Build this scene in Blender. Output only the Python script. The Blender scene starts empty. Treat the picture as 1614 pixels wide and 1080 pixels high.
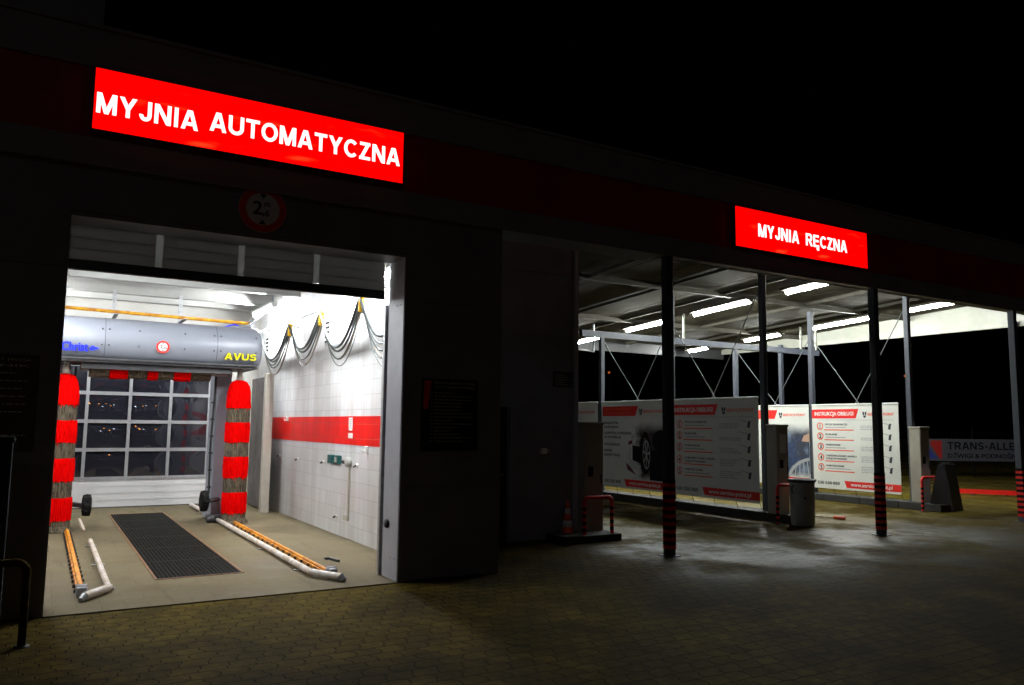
import bpy, bmesh, math, random
from mathutils import Vector, Matrix
random.seed(7)
R = math.radians
scene = bpy.context.scene
C = scene.collection

# ------------------------------------------------------------------ camera, world, sun, exposure
cd = bpy.data.cameras.new('camera')
cam = bpy.data.objects.new('camera', cd)
C.objects.link(cam)
cd.sensor_width = 36.0
cd.lens = 36.0 * 1240.96 / 1614.0
cd.clip_start = 0.05
cd.clip_end = 2000.0
_r = Vector((0.85923867, -0.51144068, 0.01171933))
_u = Vector((-0.06388722, -0.08454749, 0.99436922))
_f = Vector((0.50757003, 0.8551492, 0.105321))
cam.matrix_world = Matrix(((_r.x, _u.x, -_f.x, 0.0), (_r.y, _u.y, -_f.y, -8.405), (_r.z, _u.z, -_f.z, 1.76), (0, 0, 0, 1)))
scene.camera = cam

w = bpy.data.worlds.new('World')
scene.world = w
w.use_nodes = True
nt = w.node_tree
sky = nt.nodes.new('ShaderNodeTexSky')
sky.sky_type = 'NISHITA'
sky.sun_disc = False
sky.sun_elevation = R(-7)
sky.sun_rotation = R(200)
bg = nt.nodes['Background']
bg.inputs['Strength'].default_value = 0.012
nt.links.new(sky.outputs['Color'], bg.inputs['Color'])

sd = bpy.data.lights.new('facade_fill_sun', 'SUN')  # weak unseen sun lamp, added so the dark facade shows faintly
sd.energy = 0.02
sd.angle = R(12)
sd.color = (0.9, 0.93, 1.0)
so = bpy.data.objects.new('facade_fill_sun', sd)
so.rotation_euler = (R(58), 0, R(-25))
so.location = (0, -20, 20)
C.objects.link(so)

scene.view_settings.view_transform = 'Standard'
scene.view_settings.look = 'None'
scene.view_settings.exposure = 0.0
scene.view_settings.gamma = 1.0
scene.cycles.use_denoising = True
scene.cycles.max_bounces = 8
scene.cycles.sample_clamp_indirect = 4.0

LAMP_BAY = 570.0       # fluorescent tubes in the wash bay
LAMP_CANOPY = 390.0    # fluorescent tubes under the canopy

# ------------------------------------------------------------------ materials
def mat(name, col, rough=0.6, metal=0.0, spec=0.5, var=0.0, scale=6.0, bump=0.0, emit=None, es=0.0, dirt=None):
    m = bpy.data.materials.new(name)
    m.use_nodes = True
    n = m.node_tree.nodes
    l = m.node_tree.links
    b = n['Principled BSDF']
    b.inputs['Base Color'].default_value = (*col, 1)
    b.inputs['Roughness'].default_value = rough
    b.inputs['Metallic'].default_value = metal
    b.inputs['Specular IOR Level'].default_value = spec
    if emit:
        b.inputs['Emission Color'].default_value = (*emit, 1)
        b.inputs['Emission Strength'].default_value = es
    if var > 0 or bump > 0:
        tc = n.new('ShaderNodeTexCoord')
        no = n.new('ShaderNodeTexNoise')
        no.inputs['Scale'].default_value = scale
        no.inputs['Detail'].default_value = 6
        no.inputs['Roughness'].default_value = 0.62
        l.new(tc.outputs['Object'], no.inputs['Vector'])
        if var > 0:
            rmp = n.new('ShaderNodeValToRGB')
            d = dirt if dirt else tuple(c * (1 - var) for c in col)
            rmp.color_ramp.elements[0].position = 0.35
            rmp.color_ramp.elements[1].position = 0.62
            rmp.color_ramp.elements[0].color = (*d, 1)
            rmp.color_ramp.elements[1].color = (*col, 1)
            l.new(no.outputs['Fac'], rmp.inputs['Fac'])
            l.new(rmp.outputs['Color'], b.inputs['Base Color'])
            mr = n.new('ShaderNodeMapRange')
            mr.inputs['To Min'].default_value = min(1, rough + 0.12)
            mr.inputs['To Max'].default_value = max(0, rough - 0.1)
            l.new(no.outputs['Fac'], mr.inputs['Value'])
            l.new(mr.outputs['Result'], b.inputs['Roughness'])
        if bump > 0:
            bp = n.new('ShaderNodeBump')
            bp.inputs['Strength'].default_value = bump
            bp.inputs['Distance'].default_value = 0.01
            l.new(no.outputs['Fac'], bp.inputs['Height'])
            l.new(bp.outputs['Normal'], b.inputs['Normal'])
    return m

def nodes(m):
    return m.node_tree.nodes, m.node_tree.links, m.node_tree.nodes['Principled BSDF']

def math_node(n, l, op, a, b=None, c=None):
    k = n.new('ShaderNodeMath')
    k.operation = op
    for i, x in enumerate((a, b, c)):
        if x is None:
            continue
        if hasattr(x, 'links'):
            l.new(x, k.inputs[i])
        else:
            k.inputs[i].default_value = x
    return k.outputs[0]

def smooth(n, l, x, lo, hi):
    k = n.new('ShaderNodeMapRange')
    k.interpolation_type = 'SMOOTHSTEP'
    k.inputs['From Min'].default_value = lo
    k.inputs['From Max'].default_value = hi
    l.new(x, k.inputs['Value'])
    return k.outputs['Result']

def mixcol(n, l, f, a, b):
    k = n.new('ShaderNodeMix')
    k.data_type = 'RGBA'
    if hasattr(f, 'links'):
        l.new(f, k.inputs[0])
    else:
        k.inputs[0].default_value = f
    for i, x in ((6, a), (7, b)):
        if hasattr(x, 'links'):
            l.new(x, k.inputs[i])
        else:
            k.inputs[i].default_value = (*x, 1)
    return k.outputs[2]

def noise(n, l, vec, scale, detail=5, rough=0.6):
    k = n.new('ShaderNodeTexNoise')
    k.inputs['Scale'].default_value = scale
    k.inputs['Detail'].default_value = detail
    k.inputs['Roughness'].default_value = rough
    l.new(vec, k.inputs['Vector'])
    return k.outputs['Fac']

def paving_material():
    m = mat('interlocking_paving', (0.2, 0.17, 0.1), 0.7, spec=0.12)
    n, l, b = nodes(m)
    tc = n.new('ShaderNodeTexCoord')
    sx = n.new('ShaderNodeSeparateXYZ')
    l.new(tc.outputs['Object'], sx.inputs[0])
    X, Y = sx.outputs[0], sx.outputs[1]
    # stones with stepped (interlocking) edges
    zx = math_node(n, l, 'MULTIPLY', smooth(n, l, math_node(n, l, 'PINGPONG', Y, 0.1), 0.03, 0.07), 0.03)
    zy = math_node(n, l, 'MULTIPLY', smooth(n, l, math_node(n, l, 'PINGPONG', X, 0.1), 0.03, 0.07), 0.03)
    cb = n.new('ShaderNodeCombineXYZ')
    l.new(math_node(n, l, 'ADD', X, zx), cb.inputs[0])
    l.new(math_node(n, l, 'ADD', Y, math_node(n, l, 'MULTIPLY', zy, 0.25)), cb.inputs[1])
    br = n.new('ShaderNodeTexBrick')
    br.inputs['Scale'].default_value = 1.0
    br.inputs['Brick Width'].default_value = 0.2
    br.inputs['Row Height'].default_value = 0.165
    br.inputs['Mortar Size'].default_value = 0.008
    br.inputs['Mortar Smooth'].default_value = 0.7
    br.inputs['Color1'].default_value = (0.070, 0.050, 0.006, 1)
    br.inputs['Color2'].default_value = (0.098, 0.071, 0.009, 1)
    br.inputs['Mortar'].default_value = (0.024, 0.017, 0.003, 1)
    l.new(cb.outputs[0], br.inputs['Vector'])
    n1 = noise(n, l, tc.outputs['Object'], 0.55, 6, 0.65)
    n2 = noise(n, l, tc.outputs['Object'], 9.0, 6, 0.7)
    col = mixcol(n, l, smooth(n, l, n1, 0.36, 0.66), (0.32, 0.29, 0.24), (1.05, 1.02, 1.0))
    mul = n.new('ShaderNodeMix'); mul.data_type = 'RGBA'; mul.blend_type = 'MULTIPLY'
    mul.inputs[0].default_value = 1.0
    l.new(br.outputs['Color'], mul.inputs[6]); l.new(col, mul.inputs[7])
    mul2 = n.new('ShaderNodeMix'); mul2.data_type = 'RGBA'; mul2.blend_type = 'MULTIPLY'
    mul2.inputs[0].default_value = 0.55
    g = mixcol(n, l, smooth(n, l, n2, 0.3, 0.7), (0.35, 0.35, 0.35), (1.25, 1.25, 1.25))
    l.new(mul.outputs[2], mul2.inputs[6]); l.new(g, mul2.inputs[7])
    # dried foam and limescale washed out of the open bays
    mp = n.new('ShaderNodeMapping')
    mp.inputs['Scale'].default_value = (0.55, 1.6, 1)
    mp.inputs['Rotation'].default_value = (0, 0, R(14))
    l.new(tc.outputs['Object'], mp.inputs['Vector'])
    n3 = noise(n, l, mp.outputs[0], 1.1, 7, 0.72)
    yy = math_node(n, l, 'ADD', Y, math_node(n, l, 'MULTIPLY', math_node(n, l, 'SUBTRACT', n1, 0.5), 3.0))
    fy = math_node(n, l, 'MULTIPLY', smooth(n, l, yy, -2.6, -0.9), smooth(n, l, yy, 1.5, -0.1))
    fx = math_node(n, l, 'MULTIPLY', smooth(n, l, X, 6.2, 9.0), smooth(n, l, X, 16.5, 12.8))
    foam = math_node(n, l, 'MULTIPLY', math_node(n, l, 'MULTIPLY', fx, fy), smooth(n, l, n3, 0.45, 0.62))
    base = mixcol(n, l, math_node(n, l, 'MULTIPLY', foam, 0.8), mul2.outputs[2], (0.07, 0.068, 0.06))
    bay = math_node(n, l, 'MULTIPLY', smooth(n, l, Y, 0.7, 1.7), smooth(n, l, X, 7.3, 7.7))
    bayc = mixcol(n, l, smooth(n, l, n2, 0.3, 0.7), (0.12, 0.092, 0.012), (0.185, 0.148, 0.024))
    bayc2 = mixcol(n, l, smooth(n, l, n1, 0.36, 0.62), bayc, (0.07, 0.05, 0.012))
    base2 = mixcol(n, l, math_node(n, l, 'MULTIPLY', bay, 0.85), base, bayc2)
    l.new(base2, b.inputs['Base Color'])
    # wet where the bays drain
    wet = math_node(n, l, 'MULTIPLY', smooth(n, l, Y, -3.2, 0.6), smooth(n, l, X, 5.4, 8.0))
    wet = math_node(n, l, 'MULTIPLY', wet, smooth(n, l, n1, 0.62, 0.42))
    ro = n.new('ShaderNodeMapRange')
    ro.inputs['To Min'].default_value = 0.85
    ro.inputs['To Max'].default_value = 0.28
    l.new(wet, ro.inputs['Value'])
    l.new(ro.outputs[0], b.inputs['Roughness'])
    l.new(math_node(n, l, 'ADD', math_node(n, l, 'MULTIPLY', wet, 0.1), 0.04), b.inputs['Specular IOR Level'])
    bp = n.new('ShaderNodeBump')
    bp.inputs['Strength'].default_value = 0.8
    bp.inputs['Distance'].default_value = 0.012
    h = math_node(n, l, 'ADD', math_node(n, l, 'MULTIPLY', br.outputs['Fac'], -1.0), math_node(n, l, 'MULTIPLY', n2, 0.5))
    l.new(h, bp.inputs['Height'])
    l.new(bp.outputs[0], b.inputs['Normal'])
    return m

def tile_material(name, col, grout, size=0.2, axes=(1, 2), var=0.1):
    m = mat(name, col, 0.28)
    n, l, b = nodes(m)
    tc = n.new('ShaderNodeTexCoord')
    sx = n.new('ShaderNodeSeparateXYZ')
    l.new(tc.outputs['Object'], sx.inputs[0])
    cb = n.new('ShaderNodeCombineXYZ')
    l.new(sx.outputs[axes[0]], cb.inputs[0]); l.new(sx.outputs[axes[1]], cb.inputs[1])
    br = n.new('ShaderNodeTexBrick')
    br.offset = 0.0
    br.inputs['Scale'].default_value = 1.0
    br.inputs['Brick Width'].default_value = size
    br.inputs['Row Height'].default_value = size * 1.1
    br.inputs['Mortar Size'].default_value = 0.0045
    br.inputs['Mortar Smooth'].default_value = 0.2
    br.inputs['Color1'].default_value = (*col, 1)
    br.inputs['Color2'].default_value = (*[c * (1 - var) for c in col], 1)
    br.inputs['Mortar'].default_value = (*grout, 1)
    l.new(cb.outputs[0], br.inputs['Vector'])
    mp = n.new('ShaderNodeMapping')
    mp.inputs['Scale'].default_value = (1, 3.5, 0.35)
    l.new(tc.outputs['Object'], mp.inputs['Vector'])
    n1 = noise(n, l, mp.outputs[0], 1.0, 6, 0.65)
    st = mixcol(n, l, smooth(n, l, n1, 0.32, 0.6), (0.78, 0.76, 0.72), (1, 1, 1))
    mul = n.new('ShaderNodeMix'); mul.data_type = 'RGBA'; mul.blend_type = 'MULTIPLY'
    mul.inputs[0].default_value = 0.8
    l.new(br.outputs['Color'], mul.inputs[6]); l.new(st, mul.inputs[7])
    l.new(mul.outputs[2], b.inputs['Base Color'])
    bp = n.new('ShaderNodeBump')
    bp.inputs['Strength'].default_value = 0.5
    bp.inputs['Distance'].default_value = 0.004
    l.new(math_node(n, l, 'MULTIPLY', br.outputs['Fac'], -1.0), bp.inputs['Height'])
    l.new(bp.outputs[0], b.inputs['Normal'])
    return m

def bristle_material(name, c1, c2):
    m = mat(name, c1, 0.9, spec=0.03)
    n, l, b = nodes(m)
    tc = n.new('ShaderNodeTexCoord')
    mp = n.new('ShaderNodeMapping')
    mp.inputs['Scale'].default_value = (60, 60, 7)
    l.new(tc.outputs['Object'], mp.inputs['Vector'])
    f = noise(n, l, mp.outputs[0], 1.0, 3, 0.6)
    l.new(mixcol(n, l, smooth(n, l, f, 0.36, 0.62), c2, c1), b.inputs['Base Color'])
    bp = n.new('ShaderNodeBump'); bp.inputs['Strength'].default_value = 1.0; bp.inputs['Distance'].default_value = 0.02
    l.new(f, bp.inputs['Height']); l.new(bp.outputs[0], b.inputs['Normal'])
    return m

def picture_material(name, cx, cy, dark, mid, light, seed, reach, rimk):
    # a soft printed photograph (wheel, dark bodywork, coloured splash) that fades into the white canvas
    m = mat(name, (0.7, 0.7, 0.7), 0.5)
    n, l, b = nodes(m)
    uv = n.new('ShaderNodeTexCoord')
    sx = n.new('ShaderNodeSeparateXYZ')
    l.new(uv.outputs['Generated'], sx.inputs[0])
    u = math_node(n, l, 'SUBTRACT', 1.0, sx.outputs[1]); v = sx.outputs[2]
    cb = n.new('ShaderNodeCombineXYZ'); l.new(u, cb.inputs[0]); l.new(v, cb.inputs[1]); cb.inputs[2].default_value = seed
    n1 = noise(n, l, cb.outputs[0], 3.0, 7, 0.65)
    n2 = noise(n, l, cb.outputs[0], 6.0, 6, 0.6)
    n3 = noise(n, l, cb.outputs[0], 2.2, 6, 0.7)
    wob = math_node(n, l, 'MULTIPLY', math_node(n, l, 'SUBTRACT', n2, 0.5), 0.12)
    du = math_node(n, l, 'MULTIPLY', math_node(n, l, 'SUBTRACT', u, cx), 2.3)
    dv = math_node(n, l, 'SUBTRACT', v, cy)
    d = math_node(n, l, 'SQRT', math_node(n, l, 'ADD', math_node(n, l, 'MULTIPLY', du, du), math_node(n, l, 'MULTIPLY', dv, dv)))
    d = math_node(n, l, 'ADD', d, math_node(n, l, 'MULTIPLY', wob, 0.4))
    ang = math_node(n, l, 'ARCTAN2', dv, du)
    spoke = smooth(n, l, math_node(n, l, 'SINE', math_node(n, l, 'MULTIPLY', ang, 5.0)), 0.0, 0.9)
    rim = math_node(n, l, 'MULTIPLY', math_node(n, l, 'MULTIPLY', spoke, smooth(n, l, d, 0.27, 0.2)), smooth(n, l, n2, 0.3, 0.6))
    tyre = smooth(n, l, d, 0.42, 0.34)
    far = math_node(n, l, 'ADD', math_node(n, l, 'MULTIPLY', u, 1.0), math_node(n, l, 'MULTIPLY', math_node(n, l, 'SUBTRACT', n1, 0.5), 1.3))
    vert = math_node(n, l, 'MULTIPLY', smooth(n, l, math_node(n, l, 'ADD', v, wob), 1.0, 0.75), smooth(n, l, math_node(n, l, 'ADD', v, wob), -0.05, 0.12))
    body = math_node(n, l, 'MULTIPLY', smooth(n, l, far, reach, reach + 0.3), vert)
    c = mixcol(n, l, smooth(n, l, n3, 0.44, 0.66), dark, mid)
    c = mixcol(n, l, math_node(n, l, 'MULTIPLY', tyre, 0.9), c, (0.012, 0.012, 0.016))
    c = mixcol(n, l, math_node(n, l, 'MULTIPLY', rim, rimk), c, light)
    c = mixcol(n, l, math_node(n, l, 'MAXIMUM', body, math_node(n, l, 'MULTIPLY', tyre, 0.96)), (0.7, 0.7, 0.66), c)
    l.new(c, b.inputs['Base Color'])
    return m

def floor_material():
    m = mat('washed_concrete_floor', (0.13, 0.11, 0.06), 0.6, spec=0.06)
    n, l, b = nodes(m)
    tc = n.new('ShaderNodeTexCoord')
    br = n.new('ShaderNodeTexBrick')
    br.inputs['Scale'].default_value = 1.0; br.inputs['Brick Width'].default_value = 0.4; br.inputs['Row Height'].default_value = 0.2
    br.inputs['Mortar Size'].default_value = 0.005; br.inputs['Mortar Smooth'].default_value = 0.4
    br.inputs['Color1'].default_value = (0.128, 0.105, 0.062, 1); br.inputs['Color2'].default_value = (0.148, 0.123, 0.075, 1); br.inputs['Mortar'].default_value = (0.098, 0.08, 0.046, 1)
    l.new(tc.outputs['Object'], br.inputs['Vector'])
    n1 = noise(n, l, tc.outputs['Object'], 0.9, 6, 0.65)
    n2 = noise(n, l, tc.outputs['Object'], 7.0, 6, 0.7)
    mp = n.new('ShaderNodeMapping'); mp.inputs['Scale'].default_value = (7.0, 0.5, 1); l.new(tc.outputs['Object'], mp.inputs['Vector'])
    n3 = noise(n, l, mp.outputs[0], 1.0, 5, 0.6)
    c = mixcol(n, l, math_node(n, l, 'MULTIPLY', smooth(n, l, n1, 0.42, 0.66), 0.6), br.outputs['Color'], (0.066, 0.049, 0.023))
    c = mixcol(n, l, math_node(n, l, 'MULTIPLY', smooth(n, l, n2, 0.5, 0.75), 0.45), c, (0.15, 0.135, 0.09))
    c = mixcol(n, l, math_node(n, l, 'MULTIPLY', smooth(n, l, n3, 0.56, 0.7), 0.35), c, (0.036, 0.03, 0.017))
    l.new(c, b.inputs['Base Color'])
    ro = n.new('ShaderNodeMapRange'); ro.inputs['From Min'].default_value = 0.42; ro.inputs['From Max'].default_value = 0.66; ro.inputs['To Min'].default_value = 0.75; ro.inputs['To Max'].default_value = 0.38
    l.new(n1, ro.inputs['Value']); l.new(ro.outputs[0], b.inputs['Roughness'])
    bp = n.new('ShaderNodeBump'); bp.inputs['Strength'].default_value = 0.35; bp.inputs['Distance'].default_value = 0.004
    l.new(math_node(n, l, 'SUBTRACT', n2, br.outputs['Fac']), bp.inputs['Height']); l.new(bp.outputs[0], b.inputs['Normal'])
    return m

M = {}
M['paving'] = paving_material()
M['floor'] = floor_material()
M['tile'] = tile_material('white_wall_tiles', (0.72, 0.725, 0.74), (0.47, 0.47, 0.47))
M['redtile'] = tile_material('red_wall_tiles', (0.82, 0.006, 0.004), (0.6, 0.08, 0.05), axes=(1, 2))
M['tilefront'] = tile_material('white_wall_tiles_shaded', (0.6, 0.6, 0.6), (0.42, 0.42, 0.42), axes=(0, 2))  # same white tiles, shade put into the colour for the less lit return
M['panel'] = mat('grey_sandwich_panel', (0.2, 0.2, 0.225), 0.5, var=0.2, scale=1.5)
M['panelwhite'] = mat('grey_fascia_panel', (0.24, 0.24, 0.26), 0.5, var=0.18, scale=1.3)
M['redband'] = mat('red_cladding_band', (0.38, 0.008, 0.007), 0.45, var=0.25, scale=1.2)
M['innerwall'] = mat('white_inner_wall', (0.4, 0.39, 0.36), 0.5, var=0.12, scale=1.7)
M['ceiling'] = mat('ceiling_sheet', (0.16, 0.145, 0.118), 0.7, spec=0.1, var=0.2, scale=1.5)
M['beamwhite'] = mat('white_painted_beam', (0.34, 0.34, 0.325), 0.45, var=0.12, scale=3)
M['alu'] = mat('brushed_aluminium', (0.34, 0.34, 0.355), 0.5, metal=0.3, var=0.12, scale=12)
M['reveal'] = mat('grey_painted_reveal', (0.38, 0.38, 0.42), 0.45, var=0.1, scale=4)
M['black'] = mat('black_rubber', (0.015, 0.015, 0.016), 0.7)
M['steel'] = mat('galvanised_steel', (0.45, 0.46, 0.48), 0.45, metal=0.7, var=0.25, scale=14)
M['rod'] = mat('grey_brace_steel', (0.1, 0.105, 0.115), 0.5)
M['post'] = mat('grey_painted_steel', (0.055, 0.063, 0.085), 0.55, var=0.2, scale=8)
M['roofsheet'] = mat('grey_roof_sheet', (0.075, 0.067, 0.05), 0.9, spec=0.03, var=0.45, scale=1.1)
M['purlin'] = mat('grey_purlin', (0.075, 0.069, 0.055), 0.8, spec=0.08, var=0.25, scale=4)
M['endpanel'] = mat('white_end_panel', (0.22, 0.22, 0.185), 0.5, var=0.12, scale=2)
M['gantry'] = mat('blue_grey_machine_paint', (0.225, 0.24, 0.285), 0.38, var=0.08, scale=3)
M['gantrydark'] = mat('dark_machine_steel', (0.05, 0.05, 0.055), 0.5, var=0.3, scale=9)
M['redbrush'] = bristle_material('red_bristles', (0.8, 0.001, 0.001), (0.6, 0.0, 0.0))
M['greybrush'] = bristle_material('grey_brown_bristles', (0.14, 0.115, 0.08), (0.05, 0.04, 0.03))
M['blackbrush'] = bristle_material('black_bristles', (0.02, 0.02, 0.02), (0.004, 0.004, 0.004))
M['yellow'] = mat('yellow_paint', (0.8, 0.42, 0.01), 0.45, var=0.35, scale=7, dirt=(0.5, 0.16, 0.01))
M['yellowclip'] = mat('yellow_plastic', (0.85, 0.5, 0.005), 0.4)
M['rail'] = mat('rusty_orange_rail', (0.75, 0.30, 0.012), 0.5, var=0.5, scale=9, dirt=(0.38, 0.12, 0.012))
M['grateframe'] = mat('rusty_grate_frame', (0.2, 0.09, 0.035), 0.6, var=0.5, scale=9)
M['pipe'] = mat('white_painted_pipe', (0.66, 0.62, 0.6), 0.4, var=0.3, scale=9, dirt=(0.42, 0.32, 0.22))
M['grate'] = mat('dark_grating', (0.013, 0.012, 0.01), 0.7, spec=0.15, var=0.4, scale=10)
M['grateline'] = mat('grating_bearer', (0.03, 0.028, 0.024), 0.6, spec=0.1)
M['pit'] = mat('drain_pit', (0.012, 0.011, 0.01), 0.9)
M['glass'] = mat('dusty_dark_door_glass', (0.014, 0.014, 0.02), 0.0, spec=0.8)
M['door'] = mat('white_door_panel', (0.66, 0.66, 0.66), 0.4, var=0.08, scale=3)
M['splash'] = mat('splash_guard_sheet', (0.075, 0.06, 0.058), 0.4, var=0.5, scale=2.5, dirt=(0.03, 0.023, 0.023))
M['beige'] = mat('beige_profile', (0.5, 0.47, 0.4), 0.5, var=0.15, scale=5)
M['hose_black'] = mat('dark_grey_hose', (0.04, 0.048, 0.05), 0.5)
M['hose_grey'] = mat('grey_hose', (0.13, 0.145, 0.145), 0.45)
M['hose_clear'] = mat('clear_beige_hose', (0.3, 0.24, 0.18), 0.4)
M['green'] = mat('teal_plastic', (0.003, 0.07, 0.068), 0.45)
M['greyplastic'] = mat('grey_plastic', (0.35, 0.34, 0.32), 0.5)
M['whiteplastic'] = mat('white_plastic', (0.78, 0.77, 0.74), 0.4)
M['canvas'] = mat('white_banner_canvas', (0.70, 0.70, 0.66), 0.55, var=0.06, scale=3, bump=0.1)
M['printred'] = mat('red_print', (0.75, 0.015, 0.01), 0.5)
M['printorange'] = mat('orange_red_print', (0.8, 0.11, 0.05), 0.5)
M['printdark'] = mat('dark_print', (0.03, 0.035, 0.045), 0.5)
M['printgrey'] = mat('grey_print', (0.36, 0.37, 0.38), 0.5)
M['printpale'] = mat('pale_grey_print', (0.58, 0.585, 0.58), 0.5)
M['printwhite'] = mat('white_print', (0.78, 0.76, 0.74), 0.5)
M['printblue'] = mat('blue_print', (0.02, 0.03, 0.16), 0.5)
M['printnavy'] = mat('navy_print', (0.03, 0.055, 0.13), 0.5, var=0.5, scale=9)
M['printskin'] = mat('skin_print', (0.45, 0.28, 0.2), 0.5)
M['printmaroon'] = mat('maroon_print', (0.14, 0.03, 0.025), 0.5)
M['decalblue'] = mat('blue_decal', (0.0, 0.012, 0.9), 0.4)
M['decalyellow'] = mat('yellow_decal', (0.85, 0.78, 0.005), 0.4)
M['signred'] = mat('backlit_red_face', (0.5, 0.0, 0.0), 0.35, emit=(1.0, 0.0, 0.0), es=1.3)
def _face():
    n, l, b = nodes(M['signred'])
    tc = n.new('ShaderNodeTexCoord'); mp = n.new('ShaderNodeMapping'); mp.inputs['Scale'].default_value = (1.6, 1, 7.0)
    l.new(tc.outputs['Object'], mp.inputs['Vector'])
    f = noise(n, l, mp.outputs[0], 1.0, 2, 0.5)
    l.new(mixcol(n, l, smooth(n, l, f, 0.6, 0.8), (1.0, 0.0, 0.0), (1.0, 0.035, 0.008)), b.inputs['Emission Color'])
    mr = n.new('ShaderNodeMapRange'); mr.inputs['To Min'].default_value = 0.95; mr.inputs['To Max'].default_value = 1.6
    l.new(f, mr.inputs['Value']); l.new(mr.outputs[0], b.inputs['Emission Strength'])
_face()
M['signwhite'] = mat('backlit_white_letter', (0.8, 0.8, 0.8), 0.4, emit=(1.0, 0.98, 0.98), es=1.5)
M['signcase'] = mat('dark_sign_case', (0.03, 0.03, 0.032), 0.5)
M['tube_bay'] = mat('lit_tube', (0.9, 0.9, 0.9), 0.5, emit=(0.95, 0.985, 1.0), es=LAMP_BAY)
M['tube_left'] = mat('lit_left_tube', (0.9, 0.9, 0.9), 0.5, emit=(0.95, 0.985, 1.0), es=LAMP_BAY * 0.55)
M['tube_canopy'] = mat('lit_canopy_tube', (0.9, 0.9, 0.9), 0.5, emit=(0.95, 1.0, 0.95), es=LAMP_CANOPY)
M['kerb'] = mat('dark_kerb_concrete', (0.03, 0.028, 0.025), 0.75, var=0.3, scale=6, bump=0.3)
M['paybox'] = mat('stainless_cabinet', (0.36, 0.33, 0.27), 0.4, metal=0.0, var=0.15, scale=3)
M['darkcab'] = mat('dark_cabinet_paint', (0.03, 0.035, 0.036), 0.9, spec=0.03, var=0.2, scale=4)
M['redpaint'] = mat('red_paint', (0.8, 0.012, 0.008), 0.45, var=0.15, scale=10)
M['whitepaint'] = mat('white_paint', (0.7, 0.7, 0.68), 0.5)
M['dullyellow'] = mat('dull_yellow_paint', (0.06, 0.04, 0.01), 0.9, spec=0.03, var=0.4, scale=12)
M['stripedark'] = mat('black_tape', (0.012, 0.012, 0.014), 0.8, spec=0.1)
M['bin'] = mat('grey_bin_metal', (0.32, 0.36, 0.36), 0.45, metal=0.0, var=0.2, scale=6)
M['cone'] = mat('orange_red_cone', (0.85, 0.09, 0.02), 0.5)
M['board'] = mat('black_board', (0.008, 0.008, 0.009), 0.4)
M['boardtext'] = mat('white_board_print', (0.5, 0.5, 0.5), 0.5)
M['aframe'] = mat('dark_blue_grey_plastic', (0.09, 0.092, 0.12), 0.5)
M['fence'] = mat('dark_fence', (0.004, 0.004, 0.004), 0.9, spec=0.05)
M['farblue'] = mat('far_blue_print', (0.02, 0.03, 0.2), 0.6)
M['farred'] = mat('far_red_print', (0.3, 0.012, 0.01), 0.6)
M['farprint'] = mat('black_far_print', (0.006, 0.006, 0.01), 0.6, spec=0.05)
M['farcanvas'] = mat('far_banner_canvas', (0.058, 0.056, 0.07), 0.6)
M['streetglow'] = mat('orange_street_light', (0.9, 0.6, 0.3), 0.5, emit=(1.0, 0.36, 0.06), es=75.0)
M['whiteglow'] = mat('white_street_light', (0.9, 0.9, 0.9), 0.5, emit=(0.7, 0.85, 1.0), es=75.0)
M['farglow'] = mat('far_orange_light', (0.9, 0.4, 0.2), 0.5, emit=(1.0, 0.2, 0.03), es=0.45)
M['darkpole'] = mat('dark_lamp_pole', (0.05, 0.05, 0.05), 0.6)
def shutter_material():
    m = mat('translucent_shutter', (0.42, 0.42, 0.41), 0.45, var=0.12, scale=3)
    n, l, b = nodes(m)
    t = n.new('ShaderNodeBsdfTranslucent'); t.inputs['Color'].default_value = (0.5, 0.5, 0.49, 1)
    mx = n.new('ShaderNodeMixShader'); mx.inputs[0].default_value = 0.16
    out = n['Material Output']
    l.new(b.outputs[0], mx.inputs[1]); l.new(t.outputs[0], mx.inputs[2]); l.new(mx.outputs[0], out.inputs['Surface'])
    return m
M['shutter'] = shutter_material()
M['stile'] = shutter_material()
M['stile'].node_tree.nodes['Mix Shader'].inputs[0].default_value = 0.4

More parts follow.
